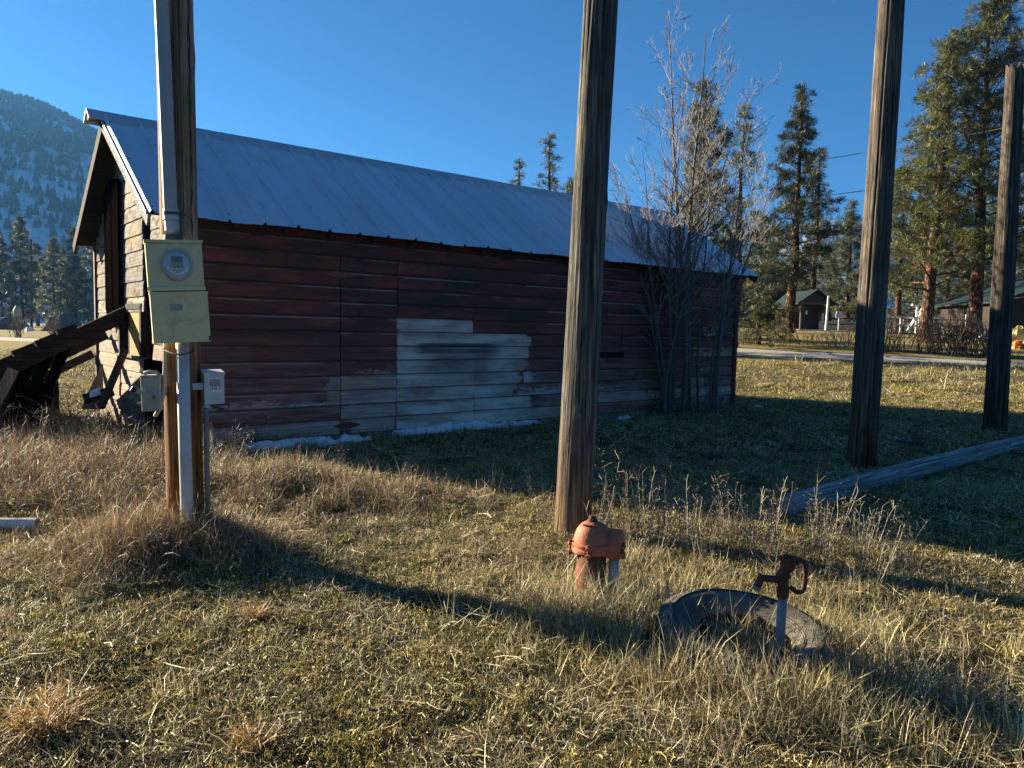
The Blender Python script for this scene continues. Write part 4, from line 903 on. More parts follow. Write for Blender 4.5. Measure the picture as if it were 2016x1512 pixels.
# ------------------------------------------------------------------ well head
def well():
    g = gp(1162, 1178); g.z = terrain(g.x, g.y); root = empty('well_head', g, math.radians(-6)); tag(root, 'rusty well casing under a red domed cap with side conduit', 'well cap')
    mb = MB(); mb.tube([(0.003, 0, -0.2), (0, 0, 0.28)], 0.077, 36); mb.build('casing', M_RUST, root, smooth=True)
    zf = 0.285
    # cap: round dome blended into a lobe over the conduit, as one surface
    mb = MB(); n = 64; rows = 14; vs = []
    for i in range(rows + 1):
        ph = i / rows * PI / 2
        for k in range(n):
            a = 2 * PI * k / n
            r = 0.098; z = 0.130
            # lobe on +x side
            lo = max(0.0, math.cos(a)) ** 3.0
            rr = r * (1 + 0.20 * lo); prof = math.cos(ph) ** 0.80
            hgt = math.sin(ph) ** 1.0
            x = rr * prof * math.cos(a); y = r * prof * math.sin(a) * (1 - 0.15 * lo)
            vs.append((x, y, zf + z * hgt * 1.0))
    mb.add(vs, [(i * n + k, i * n + (k + 1) % n, (i + 1) * n + (k + 1) % n, (i + 1) * n + k) for i in range(rows) for k in range(n)])
    cap = mb.build('cap_dome', M_CAP, root, smooth=True)
    mb = MB(); mb.lathe([(0, 0.118), (0.020, 0.113), (0.040, 0.095), (0.053, 0.062), (0.059, 0.02), (0.060, -0.028), (0.054, -0.040), (0.030, -0.042)], 32, Matrix.Translation(V((0.100, -0.014, zf - 0.012))) @ Matrix.Rotation(math.radians(20), 4, 'Y') @ Matrix.Diagonal(V((1.0, 0.95, 1.0, 1.0)))); mb.build('cap_lobe', M_CAP, cap, smooth=True)
    mb = MB(); mb.lathe([(0.080, -0.03), (0.104, -0.03), (0.106, -0.026), (0.106, -0.012), (0.101, -0.008), (0.101, 0.004), (0.107, 0.008), (0.107, 0.018), (0.098, 0.022), (0.080, 0.02)], 48, Matrix.Translation(V((0, 0, zf)))); mb.build('cap_flange', M_CAP, cap, bevel=0.001)
    mb = MB(); n = 8
    mb.lathe([(0.0, 0.050), (0.016, 0.050), (0.017, 0.046), (0.017, 0.032)], 6, Matrix.Translation(V((0.0, 0, zf + 0.108)))); mb.lathe([(0.027, 0.0), (0.028, 0.018), (0.025, 0.022), (0.026, 0.026), (0.023, 0.030), (0.023, 0.034), (0.0, 0.034)], 28, Matrix.Translation(V((0, 0, zf + 0.108)))); mb.build('vent_plug', simple('dark_rust_plug', (0.095, 0.05, 0.035), 0.75, 0.3, 20, 0.2), cap)
    for a in (math.radians(188), math.radians(262), math.radians(75), math.radians(345)):
        r = 0.112 if a != math.radians(345) else 0.168
        c = V((r * math.cos(a), r * math.sin(a), zf))
        mb = MB(); mb.bar(c + V((0, 0, -0.028)) - V((math.cos(a), math.sin(a), 0)) * 0.02, c + V((0, 0, -0.028)) + V((math.cos(a), math.sin(a), 0)) * 0.012, 0.030, 0.014); mb.bar(c + V((0, 0, 0.010)) - V((math.cos(a), math.sin(a), 0)) * 0.02, c + V((0, 0, 0.010)) + V((math.cos(a), math.sin(a), 0)) * 0.012, 0.030, 0.014); mb.build('bolt_ear', M_CAP, cap, bevel=0.003)
        mb = MB(); mb.tube([c + V((0, 0, -0.052)), c + V((0, 0, 0.032))], 0.0055, 8); mb.tube([c + V((0, 0, 0.018)), c + V((0, 0, 0.030))], 0.0105, 6); mb.tube([c + V((0, 0, -0.048)), c + V((0, 0, -0.036))], 0.0105, 6); mb.build('bolt', M_RUST, cap)
    # raised foundry marks round the dome (too worn to read)
    mb = MB(); rg = random.Random(6)
    for k in range(11):
        a = math.radians(218 + 7.0 * k); r = 0.056; c = V((r * math.cos(a), r * math.sin(a), zf + 0.112 - 0.0)); tdir = V((-math.sin(a), math.cos(a), 0))
        mb.bar(c - tdir * 0.002, c + tdir * rg.uniform(0.0015, 0.003), 0.010 * rg.uniform(0.6, 1), 0.014)
    mb.build('foundry_marks', simple('dark_cast_marks', (0.11, 0.035, 0.022), 0.8, 0.2), cap)
    mb = MB(); mb.tube([(0.118, -0.012, -0.2), (0.118, -0.012, zf - 0.045)], 0.0265, 22); cdt = mb.build('side_conduit', M_PVC, root, smooth=True)
    mb = MB(); mb.tube([(0.118, -0.012, zf - 0.062), (0.118, -0.012, zf - 0.040)], 0.033, 22); mb.build('conduit_collar', M_RUST, cdt)
well()

# ------------------------------------------------------------------ yard hydrant and tyre
TC = gp(1462, 1285); TC.z = terrain(TC.x, TC.y)
def tyre():
    root = empty('old_tyre', TC, 0.0); tag(root, 'half-buried old tyre lying flat around the yard hydrant', 'tyre')
    T = Matrix.Rotation(math.radians(3), 4, 'Y') @ Matrix.Rotation(math.radians(6), 4, 'X') @ Matrix.Translation(V((0, 0, -0.065)))
    prof = [(0.205, 0.020), (0.215, 0.012), (0.26, 0.005), (0.32, 0.0), (0.362, 0.010), (0.376, 0.035), (0.380, 0.10), (0.376, 0.165), (0.362, 0.190), (0.335, 0.206), (0.30, 0.210), (0.262, 0.196), (0.228, 0.172), (0.208, 0.160), (0.200, 0.150), (0.205, 0.140), (0.225, 0.150), (0.262, 0.178), (0.30, 0.190), (0.335, 0.180), (0.352, 0.15), (0.355, 0.09), (0.345, 0.035), (0.31, 0.016), (0.25, 0.020)]
    mb = MB(); mb.lathe(prof, 72, T, close=True); bd = mb.build('tyre_carcass', M_RUB, root, smooth=True)
    for (r, z) in ((0.318, 0.211), (0.247, 0.188), (0.239, 0.181)):
        mb = MB(); mb.lathe([(r - 0.003, z - 0.006), (r - 0.002, z + 0.003), (r + 0.002, z + 0.003), (r + 0.003, z - 0.006)], 72, T); mb.build('sidewall_rib', M_RUBD if r > 0.3 else M_RUB, bd, smooth=True)
    # shoulder lugs, one object each
    lug = MB(); lug.hexa([(0.352, -0.0105, 0.170), (0.384, -0.0105, 0.150), (0.384, 0.0105, 0.150), (0.352, 0.0105, 0.170), (0.345, -0.0105, 0.204), (0.378, -0.0115, 0.186), (0.378, 0.0115, 0.186), (0.345, 0.0105, 0.204)])
    lg = lug.build('shoulder_lug', M_RUB, root, bevel=0.003); N = 62
    lg.matrix_local = T
    tb = MB(); tb.hexa([(0.372, -0.013, 0.06), (0.389, -0.013, 0.06), (0.389, 0.013, 0.06), (0.372, 0.013, 0.06), (0.372, -0.013, 0.142), (0.388, -0.013, 0.142), (0.388, 0.013, 0.142), (0.372, 0.013, 0.142)])
    tl = tb.build('tread_block', M_RUBD, root, bevel=0.003); tl.matrix_local = T
    for k in range(1, N):
        for src in (lg, tl):
            o = src.copy(); COL.objects.link(o); o.parent = root; o.matrix_local = T @ Matrix.Rotation(2 * PI * k / N, 4, 'Z')
    # lettering on the sidewall
    for ch, k in (('I', 0), ('/', 1), ('A', 2), ('V', 3)):
        a = math.radians(69 - 5.4 * k); cu = bpy.data.curves.new('letter', 'FONT'); cu.body = ch; cu.size = 0.042; cu.extrude = 0.0018; cu.align_x = 'CENTER'; cu.align_y = 'CENTER'
        tmp = bpy.data.objects.new('tmp', cu); COL.objects.link(tmp); dg = bpy.context.evaluated_depsgraph_get(); me = bpy.data.meshes.new_from_object(tmp.evaluated_get(dg)); bpy.data.objects.remove(tmp)
        me.materials.clear(); me.materials.append(M_RUBD); o = bpy.data.objects.new('raised_letter', me); COL.objects.link(o); o.parent = root
        r = 0.283; z = 0.2075
        o.matrix_local = T @ Matrix.Translation(V((r * math.cos(a), r * math.sin(a), z))) @ Matrix.Rotation(a - PI / 2, 4, 'Z') @ Matrix.Rotation(math.radians(16), 4, 'X')
tyre()
def hydrant():
    g = gp(1532, 1318); g.z = terrain(g.x, g.y); Y = g.y; tp = atY(1541, 1171, Y); root = empty('yard_hydrant', g); tag(root, 'dark red frost-free yard hydrant on a grey pipe inside the tyre', 'hydrant')
    t = tp - g; ax = t.normalized()
    mb = MB(); mb.tube([-ax * 0.15, t * 0.5, t], 0.0195, 20); mb.build('standpipe', M_PIPE, root, smooth=True)
    k = 0.000366 * Y / 3.15
    # head outline in the plane facing the camera; u right, w up, taken from the pipe top
    hd = empty('head', t); hd.parent = root; hd.rotation_euler = (0, math.asin(max(-1, min(1, ax.x))) * 0.5, math.radians(-4))
    def P(a, b): return ((a - 585) * k, (650 - b) * k)
    def part(nm, poly, d, bev=0.003, mat=M_HYD):
        mb = MB(); mb.prism([P(*p) for p in poly][::-1], d); mb.build(nm, mat, hd, bevel=bev)
    mb = MB(); mb.lathe([(0.0, -0.012), (0.0245, -0.012), (0.0245, 0.006), (0.026, 0.008), (0.026, 0.030), (0.022, 0.036), (0.021, 0.075), (0.018, 0.080), (0.0, 0.080)], 24); bdy = mb.build('valve_body', M_HYD, hd, bevel=0.001)
    mb = MB(); mb.lathe([(0.021, -0.012), (0.0225, -0.012), (0.0225, 0.0), (0.021, 0.002)], 20); mb.build('pipe_thread', M_DARKM, hd)
    mb = MB(); pts = [V((P(560, 470)[0], 0, P(560, 475)[1])), V((P(470, 468)[0], 0, P(470, 468)[1])), V((P(390, 460)[0], 0, P(390, 462)[1])), V((P(330, 458)[0], 0, P(330, 466)[1])), V((P(305, 500)[0], 0, P(305, 520)[1])), V((P(290, 555)[0], 0, P(290, 560)[1]))]
    mb.tube(pts, [0.018, 0.0155, 0.0145, 0.0165, 0.0165, 0.016], 18); sp = mb.build('spout', M_HYD, hd, smooth=True)
    part('spout_knob', [(300, 400), (345, 425), (340, 460), (295, 455)], 0.022, 0.003)
    mb = MB(); c0 = V((P(294, 548)[0], 0, P(294, 548)[1])); c1 = V((P(272, 608)[0], 0, P(272, 608)[1])); mb.tube([c0, c1], 0.0155, 18); mb.tube([c0.lerp(c1, 0.3), c0.lerp(c1, 0.42)], 0.017, 18); mb.tube([c0.lerp(c1, 0.6), c0.lerp(c1, 0.72)], 0.017, 18); mb.build('hose_thread', M_PIPE, sp)
    part('yoke_arm', [(480, 430), (520, 400), (545, 340), (555, 260), (575, 190), (612, 190), (618, 330), (600, 460), (560, 480)], 0.014)
    part('yoke_arm', [(500, 432), (548, 342), (560, 240), (590, 195), (612, 200), (615, 330), (596, 455)], 0.044, 0.004)
    mb = MB(); c = V((P(590, 215)[0], 0, P(590, 215)[1])); mb.tube([c + V((0, -0.03, 0)), c + V((0, 0.03, 0))], 0.006, 10); c = V((P(545, 212)[0], 0, P(545, 212)[1])); mb.tube([c + V((0, -0.012, 0)), c + V((0, 0.012, 0))], 0.011, 12); mb.build('pivot_pin', M_RUST, hd)
    part('lever_block', [(565, 180), (620, 168), (700, 180), (760, 205), (740, 280), (705, 275), (700, 330), (668, 372), (612, 380), (596, 330), (590, 240)], 0.030, 0.005)
    mb = MB(); hp = [(705, 215), (760, 225), (808, 250), (832, 290), (836, 360), (832, 430), (828, 500), (822, 560), (800, 600), (765, 612), (725, 600), (690, 570), (668, 550)]
    hv = [V((P(a, b)[0], 0, P(a, b)[1])) for a, b in hp]; mb.tube(hv, [0.014, 0.012, 0.011, 0.0105, 0.010, 0.0095, 0.010, 0.0105, 0.0105, 0.010, 0.010, 0.010, 0.009], 14); mb.build('handle_loop', M_HYD, hd, smooth=True)
    mb = MB(); mb.tube([(P(635, 450)[0], 0, P(635, 450)[1]), (P(640, 370)[0], 0, P(640, 372)[1])], 0.006, 10); mb.tube([(P(636, 440)[0], 0, P(636, 445)[1]), (P(637, 405)[0], 0, P(637, 405)[1])], 0.0125, 6); mb.build('lift_rod', M_RUST, hd)
hydrant()
# ------------------------------------------------------------------ trees
def branch_tree(mbs, p, d, L, r, depth, rg, up=0.12, spread=0.55, nseg=6, kids=(5, 8), minr=0.0028, twl=0.5):
    """recursive woody branch; mbs = [thick builder, twig builder]"""
    pts = [p.copy()]; rad = [r]; dd = d.normalized(); st = L / nseg; nodes = []
    for i in range(nseg):
        dd = (dd + V((rg.gauss(0, 0.09), rg.gauss(0, 0.09), rg.gauss(0, 0.05) + up * 0.5))).normalized(); p = p + dd * st
        pts.append(p.copy()); rr = max(minr, r * (1 - 0.82 * (i + 1) / nseg)); rad.append(rr); nodes.append((p.copy(), dd.copy(), rr, (i + 1) / nseg))
    mbs[0 if r > 0.012 else 1].tube(pts, rad, 7 if r > 0.025 else (5 if r > 0.008 else 3), caps=False)
    if depth <= 0: return
    n = rg.randint(*kids)
    for _ in range(n):
        f = rg.uniform(0.22, 1.0); k = min(nseg - 1, int(f * nseg)); q, qd, qr, ff = nodes[k]
        a = rg.uniform(0, 2 * PI); o = qd.orthogonal().normalized(); o2 = qd.cross(o); side = o * math.cos(a) + o2 * math.sin(a)
        sp = rg.uniform(spread * 0.6, spread * 1.25); nd = (qd * math.cos(sp) + side * math.sin(sp)).normalized()
        branch_tree(mbs, q - qd * rg.uniform(0, st), nd, L * rg.uniform(0.34, 0.58) * (1.15 - 0.45 * ff), max(minr, qr * rg.uniform(0.45, 0.7)), depth - 1, rg, up, spread, max(3, nseg - 1), (max(2, kids[0] - 1), max(3, kids[1] - 2)), minr, twl)
def bare_tree():
    Y = 13.0; g = atY(1352, 806, Y); g.z = terrain(g.x, Y); root = empty('bare_tree', g); tag(root, 'tall leafless many-stemmed tree in front of the barn', 'tree')
    rg = random.Random(77); mpp = Y / FPX
    tops = [(1310, 20), (1352, 90), (1385, 60), (1420, 75), (1440, 110), (1478, 175), (1290, 190), (1260, 300), (1225, 370), (1335, 150), (1500, 300), (1400, 200), (1460, 240), (1515, 380), (1375, 250), (1238, 430), (1490, 420)]
    for i, (tx, ty) in enumerate(tops):
        tw = V(atY(tx, ty, Y + rg.uniform(-0.7, 0.7))) - g; b = V((rg.uniform(-0.42, 0.52), rg.uniform(-0.3, 0.3), -0.08))
        if i in (7, 8, 15): b.x = rg.uniform(-0.5, -0.1)
        if i in (10, 13, 16): b.x = rg.uniform(0.3, 0.6)
        mbs = [MB(), MB()]; n = 13; pts = []; rad = []; r0 = rg.uniform(0.020, 0.038) * (1.5 if i in (2, 0, 9) else 1.0)
        H = tw.z - b.z; ph = rg.uniform(0, 6)
        for k in range(n + 1):
            f = k / n; h = f; out = f ** 1.7
            pts.append(V((b.x + (tw.x - b.x) * out + 0.05 * math.sin(f * 7 + ph), b.y + (tw.y - b.y) * out + 0.05 * math.cos(f * 6 + ph), b.z + H * h))); rad.append(max(0.004, r0 * (1 - 0.9 * f ** 0.9)))
        mbs[0].tube(pts, rad, 8, caps=False)
        for _ in range(rg.randint(20, 27)):
            f = rg.uniform(0.30, 0.97); k = min(n - 1, int(f * n)); q = pts[k].lerp(pts[k + 1], f * n - k); qd = (pts[k + 1] - pts[k]).normalized(); a = rg.uniform(0, 2 * PI); sp = rg.uniform(0.40, 0.95)
            nd = (qd * math.cos(sp) + V((math.cos(a), math.sin(a), 0)) * math.sin(sp)).normalized(); L = rg.uniform(0.45, 1.5) * (1.1 - 0.62 * f)
            branch_tree(mbs, q, nd, L, max(0.0045, rad[k] * 0.5), 2, rg, 0.09, 0.56, 5, (2, 4), 0.0036)
        mbs[0].build('stem', M_STEM, root, smooth=True); mbs[1].build('twigs', M_TWIG, root, kind='stuff')
    mb = MB()
    for _ in range(26):
        a = rg.uniform(0, 2 * PI); p = V((rg.uniform(-0.6, 0.7), rg.uniform(-0.35, 0.35), -0.05)); d = V((rg.gauss(0, 0.28), rg.gauss(0, 0.2), 1)).normalized(); L = rg.uniform(0.5, 2.1)
        pts = [p + d * L * k / 5 + V((rg.gauss(0, 0.02), rg.gauss(0, 0.02), 0)) * k for k in range(6)]; mb.tube(pts, [0.009 * (1 - 0.7 * k / 5) for k in range(6)], 4, caps=False)
    mb.build('suckers', M_STEM, root, kind='stuff')
bare_tree()

def pine_meshes(name, H, cb, R, seed, tufts, tl, mats, top=0.5, nl=64, r0=0.33, droop=0.15, bl=9, wid=0.13, skirt=1.0, clump=0.55, col=0.75, el=0.0, belly=0.0):
    """ponderosa-like pine: trunk with limbs, crown of needle tufts. Returns (trunk mesh, crown mesh)"""
    rg = random.Random(seed); nr = np.random.default_rng(seed); tb = MB(); sway = [V((0.012 * H * mn.noise(V((seed, k * 0.4, 0))), 0.012 * H * mn.noise(V((seed, k * 0.4, 5))), H * k / 12)) for k in range(13)]
    sway[0] = V((0, 0, -0.3)); tb.tube(sway, [r0 * (1.12 if k == 0 else 1) * (1 - 0.93 * k / 12) + 0.01 for k in range(13)], 14, caps=False)
    def tr(z): f = max(0, min(11.999, z / H * 12)); k = int(f); return sway[k].lerp(sway[k + 1], f - k)
    C = []; D = []; ga = 0.0
    for i in range(nl):
        f = (i + rg.random() * 0.8) / nl; z = H * (cb + (0.985 - cb) * f); ga += 2.4 + rg.uniform(-0.5, 0.5)
        prof = (1 - f) ** col * (0.72 + 0.28 * min(1, f / 0.18)) if f > 0.02 else 0.6
        if belly: prof *= 0.45 + 0.55 * min(1, f / belly)
        L = R * (prof * skirt + 0.05) * rg.uniform(0.55, 1.18); e = el + rg.uniform(-0.2, 0.3) - droop * (1 - f) + 0.55 * f
        d = V((math.cos(ga) * math.cos(e), math.sin(ga) * math.cos(e), math.sin(e))); p = tr(z); pts = [p]; n = 5
        for k in range(n):
            d = (d + V((rg.gauss(0, 0.10), rg.gauss(0, 0.10), rg.gauss(0, 0.06) + 0.07))).normalized(); pts.append(pts[-1] + d * L / n)
        lr = max(0.02, r0 * 0.20 * (1 - f) + 0.012); tb.tube(pts, [lr * (1 - 0.85 * k / n) for k in range(n + 1)], 4, caps=False)
        nt_ = max(3, int(tufts * L / R * rg.uniform(0.7, 1.25)))
        # twigs with tufts at their ends, gathered into clumps
        for _ in range(max(2, int(nt_ * 0.45))):
            f2 = rg.uniform(0.30, 1.0) ** 0.7; k = min(n - 1, int(f2 * n)); q = pts[k].lerp(pts[k + 1], f2 * n - k)
            sd_ = V((rg.gauss(0, 1), rg.gauss(0, 1), rg.gauss(0.25, 0.55))).normalized(); tlen = clump * R * 0.30 * rg.uniform(0.4, 1.3) * (0.5 + 0.5 * (1 - f)); e_ = q + sd_ * tlen
            tb.tube([q, e_], [0.014, 0.008], 3, caps=False)
            for _ in range(rg.randint(2, 4)):
                c = e_ + V((rg.gauss(0, 0.16), rg.gauss(0, 0.16), rg.gauss(0, 0.10))) * tl * 1.5; C.append(c); D.append((sd_ * 0.6 + V((0, 0, 0.45)) + (c - e_) * 1.2).normalized())
        C.append(pts[-1]); D.append(d)
    C.append(tr(H)); D.append(V((0, 0, 1)))
    C = np.array([tuple(c) for c in C]); D = np.array([tuple(c) for c in D]); m = len(C)
    rd = nr.normal(size=(m, bl, 3)); rd /= np.linalg.norm(rd, axis=2, keepdims=True); dirs = rd + D[:, None, :] * 0.75; dirs /= np.linalg.norm(dirs, axis=2, keepdims=True)
    ln = tl * nr.uniform(0.65, 1.25, (m, bl, 1)); sdv = np.cross(dirs, nr.normal(size=(m, bl, 3))); sdv /= np.linalg.norm(sdv, axis=2, keepdims=True)
    base = C[:, None, :] + dirs * ln * 0.06; w_ = tl * wid
    v0 = base - sdv * w_ * 0.25; v1 = C[:, None, :] + dirs * ln * 0.6 - sdv * w_ * 0.5; v2 = C[:, None, :] + dirs * ln; v3 = C[:, None, :] + dirs * ln * 0.6 + sdv * w_ * 0.5; 
    vv = np.stack([base, v1, v2, v3], 2).reshape(-1, 3); nq = m * bl; fs = np.arange(nq * 4).reshape(-1, 4)
    tv = np.repeat(np.clip(nr.normal(0.45, 0.22, (m, 1)) + nr.normal(0, 0.15, (m, bl)), 0, 1).ravel(), 4)
    cm = bpy.data.meshes.new(name + '_crown'); cm.from_pydata(vv.tolist(), [], fs.tolist()); cm.materials.append(mats[0]); at = cm.attributes.new('t', 'FLOAT', 'POINT'); at.data.foreach_set('value', tv.astype(np.float32)); cm.update()
    tm = bpy.data.meshes.new(name + '_trunk'); tm.from_pydata(tb.v, [], tb.f); tm.materials.append(mats[1]); tm.polygons.foreach_set('use_smooth', [True] * len(tm.polygons)); tm.update()
    return tm, cm, H
PV = {
    'a': pine_meshes('pine_a', 20, 0.18, 4.6, 1, 50, 0.44, (M_NEEDLE, M_BARK), nl=74, r0=0.42, bl=18, wid=0.075, clump=0.8, col=0.6, el=0.15),
    'b': pine_meshes('pine_b', 19, 0.24, 4.3, 2, 50, 0.42, (M_NEEDLE, M_BARK), nl=66, r0=0.36, bl=18, wid=0.075, clump=0.8, col=0.6, el=0.2),
    'c': pine_meshes('pine_c', 15.5, 0.20, 2.7, 3, 48, 0.36, (M_NEEDLE2, M_BARK), nl=58, r0=0.30, droop=0.2, bl=18, wid=0.08, clump=0.7, belly=0.25),
    'd': pine_meshes('pine_d', 12, 0.08, 2.5, 4, 36, 0.38, (M_NEEDLE3, M_BARK), nl=64, r0=0.22, bl=16, wid=0.08),
    'e': pine_meshes('pine_e', 17, 0.06, 3.9, 5, 24, 0.58, (M_NEEDLE3, M_BARK), nl=78, r0=0.3, bl=10, wid=0.16),
    'f': pine_meshes('pine_f', 9, 0.02, 2.6, 6, 26, 0.38, (M_NEEDLE, M_BARK), nl=64, r0=0.2, bl=15, wid=0.08),
    'g': pine_meshes('pine_g', 13, 0.10, 1.9, 7, 18, 0.32, (M_NEEDLE3, M_BARK), nl=48, r0=0.2, bl=15, wid=0.08),
}
def pine(var, px, Y, top_py, label, group, rz=0.0, lean_=(0, 0), wide=1.0, name='pine_tree', zb=None):
    tm, cm, H = PV[var]; b = atY(px, 660, Y); x = b.x; z = terrain(x, Y) if zb is None else zb; top = atY(px, top_py, Y).z; sc = (top - z) / H
    root = empty(name, (x, Y, z - 0.1)); root.rotation_euler = (lean_[0], lean_[1], rz); root.scale = (sc * wide, sc * wide, sc); tag(root, label, 'tree', group)
    for nm, me in (('trunk', tm), ('crown', cm)):
        o = bpy.data.objects.new(nm, me); COL.objects.link(o); o.parent = root
    return root
GR = 'pine trees beyond the road'
pine('a', 1820, 40, 62, 'big yellow-green pine with dark leaning trunk beyond the road', GR, 0.4, (0, 0.06))
pine('b', 1920, 41, -12, 'tallest pine with an orange trunk, left of the splintered pole', GR, 2.1, (0, 0.02), 1.05)
pine('c', 1556, 46, 158, 'dark slender pine with a bare orange trunk right of the barn', GR, 1.1, (0, 0.045), 1.05)
pine('g', 1598, 58, 300, 'thin pale pine standing close behind the dark slender pine', GR, 0.2, (0, 0), 1.35)
pine('d', 1665, 62, 395, 'mid-height grey-green pine between the dark pine and the thick dark pole', GR, 2.0, (0, 0), 1.15)
pine('d', 1372, 30, 160, 'pine seen through the left half of the bare tree crown', GR, 0.9, (0, 0), 0.95, zb=0.4)
pine('g', 1447, 33, 205, 'pine seen through the right half of the bare tree crown', GR, 3.0, (0, 0), 1.25, zb=0.5)
pine('f', 1492, 36, 425, 'bushy low pine with foliage to the ground beside the barn corner', GR, 0.3, (0, 0), 1.05)
pine('g', 1016, 34, 312, 'small pine tip left of the pair rising behind the barn roof', GR, 0.6, (0, 0), 1.0, zb=0.1)
pine('g', 1074, 34, 262, 'taller pine tip of the pair rising behind the barn roof', GR, 4.0, (0, 0), 1.15, zb=0.1)
pine('f', 1122, 44, 360, 'pine tip just left of the middle pole behind the roof', GR, 2.4, (0, 0), 0.9, zb=0.2)
pine('a', 2075, 52, 90, 'broad pine cut off by the right edge behind the brown building', GR, 3.3)
pine('b', 1765, 66, 330, 'background pine just right of the thick dark pole', GR, 5.0, (0, 0), 1.1)
pine('d', 1860, 70, 380, 'background pine in the gap between the two big right pines', GR, 1.5, (0, 0), 1.3)
pine('f', 1630, 72, 500, 'low bushy background pine behind the little porch', GR, 4.0, (0, 0), 1.1)
pine('d', 1960, 72, 330, 'background pine behind the splintered pole', GR, 3.9, (0, 0), 1.2)
pine('f', 1700, 80, 505, 'low dark background pine left of the thick pole', GR, 0.7, (0, 0), 1.3)
pine('f', 1800, 84, 520, 'low dark background pine behind the leaning trunk', GR, 2.7, (0, 0), 1.5)
pine('f', 1900, 86, 515, 'low dark background pine behind the orange trunk', GR, 5.2, (0, 0), 1.5)
GL = 'pines beyond the left meadow'
LT = [('e', 45, 165, 428, 'pointed tall pine left of the distant power pole'), ('e', 5, 172, 468, 'pine cut by the left edge of the meadow'), ('e', 108, 150, 470, 'broad sunlit pine right of the distant power pole'), ('e', 150, 158, 450, 'pine beside the barn eave over the gravel heap'), ('e', 186, 150, 465, 'pine half hidden by the barn gable'), ('e', 75, 190, 480, 'darker pine in the gap behind the power pole'), ('e', -40, 168, 440, 'pine just outside the left edge'), ('e', 235, 170, 470, 'pine hidden behind the barn'), ('e', 128, 178, 492, 'low pine between the two broad meadow pines')]
for i, (v, px, Y, ty, lb) in enumerate(LT): pine(v, px, Y, ty, lb, GL, i * 1.3, (0, 0), 0.9 + 0.12 * (i % 3), zb=0.0)

def shrub(name, at_, h, spread, n, label, group, mat=M_TWIG2, seed=1, cat='bush', base=0.15, rmax=0.012, depth=1):
    rg = random.Random(seed); mbs = [MB(), MB()]
    for _ in range(n):
        a = rg.uniform(0, 2 * PI); t = rg.uniform(0.05, spread); p = V((base * rg.gauss(0, 1), base * rg.gauss(0, 1), -0.05)); d = V((math.cos(a) * t, math.sin(a) * t, 1)).normalized()
        branch_tree(mbs, p, d, h * rg.uniform(0.6, 1.05), rmax * rg.uniform(0.6, 1.0), depth, rg, 0.08, 0.5, 5, (3, 6), rmax * 0.35)
    mb = mbs[1]; mb2 = mbs[0]; o = len(mb.v); mb.v += mb2.v; mb.f += [tuple(o + k for k in f) for f in mb2.f]; mb.mi = [0] * len(mb.f)
    ob = mb.build(name, mat, loc=at_); tag(ob, label, cat, group); return ob
GB = 'leafless bushes along the gravel road'
for i, (px, Y, h, n, lb) in enumerate([(1660, 35.5, 1.15, 26, 'leafless bush left of the thick dark pole by the road'), (1757, 34, 1.6, 44, 'leafless bush just right of the thick dark pole'), (1835, 33, 1.5, 48, 'leafless bush below the leaning pine trunk'), (1880, 32.5, 1.7, 56, 'densest leafless bush, between the two big pine trunks'), (1925, 32, 1.6, 50, 'leafless bush below the orange pine trunk'), (1965, 32.5, 1.4, 40, 'leafless bush behind the splintered pole'), (1540, 37, 0.9, 26, 'low leafless bush in front of the little porch'), (1478, 36, 0.7, 22, 'low leafless bush by the barn corner'), (1600, 36.5, 0.7, 20, 'low leafless bush below the thin pale pine')]):
    p = atY(px, 680, Y); p.z = terrain(p.x, Y); shrub('roadside_bush', p, h, 0.75, n, lb, GB, seed=30 + i, base=0.35, rmax=0.022)
for i, (px, Y, h, lb) in enumerate([(36, 62, 1.9, 'small bare shrub at the left edge of the meadow'), (104, 58, 2.1, 'small bare shrub in the meadow before the gravel heap')]):
    p = atY(px, 660, Y); p.z = 0; shrub('meadow_shrub', p, h, 0.6, 22, lb, 'bare shrubs in the left meadow', seed=60 + i, base=0.15, rmax=0.032)
def bramble():
    g = atY(150, 800, 8.3); g.z = terrain(g.x, g.y); root = empty('rose_bramble', g); tag(root, 'tangled dry rose bramble before the lean-to', 'bush'); rg = random.Random(12); mb = MB(); hb = MB()
    for _ in range(95):
        p = V((rg.uniform(-1.6, 1.15), rg.uniform(-0.35, 0.6), -0.03)); a = rg.uniform(0, 2 * PI); L = rg.uniform(0.45, 1.25); el = rg.uniform(0.7, 1.4); d = V((math.cos(a) * math.cos(el), math.sin(a) * math.cos(el), math.sin(el))); pts = [p]
        n = 8
        for k in range(n):
            d = (d + V((rg.gauss(0, 0.12), rg.gauss(0, 0.12), -0.13 - 0.05 * rg.random()))).normalized(); pts.append(pts[-1] + d * L / n)
            if pts[-1].z < 0.02: pts[-1].z = 0.02
        mb.tube(pts, [0.0048 * (1 - 0.7 * k / n) for k in range(n + 1)], 4, caps=False)
        for _ in range(rg.randint(2, 6)):
            k = rg.randrange(3, n + 1); q = pts[k]; e = q + V((rg.gauss(0, 0.07), rg.gauss(0, 0.07), rg.uniform(0, 0.08))); mb.tube([q, e], [0.0025, 0.002], 3, caps=False)
            if rg.random() < 0.55:
                r = rg.uniform(0.006, 0.011); hb.add([e + V((r, 0, 0)), e + V((-r * 0.5, r, 0)), e + V((-r * 0.5, -r, 0)), e + V((0, 0, r * 1.3)), e - V((0, 0, r))], [(0, 1, 3), (1, 2, 3), (2, 0, 3), (1, 0, 4), (2, 1, 4), (0, 2, 4)])
    mb.build('canes', M_TWIG2, root); hb.build('hips', M_HIP, root)
bramble()
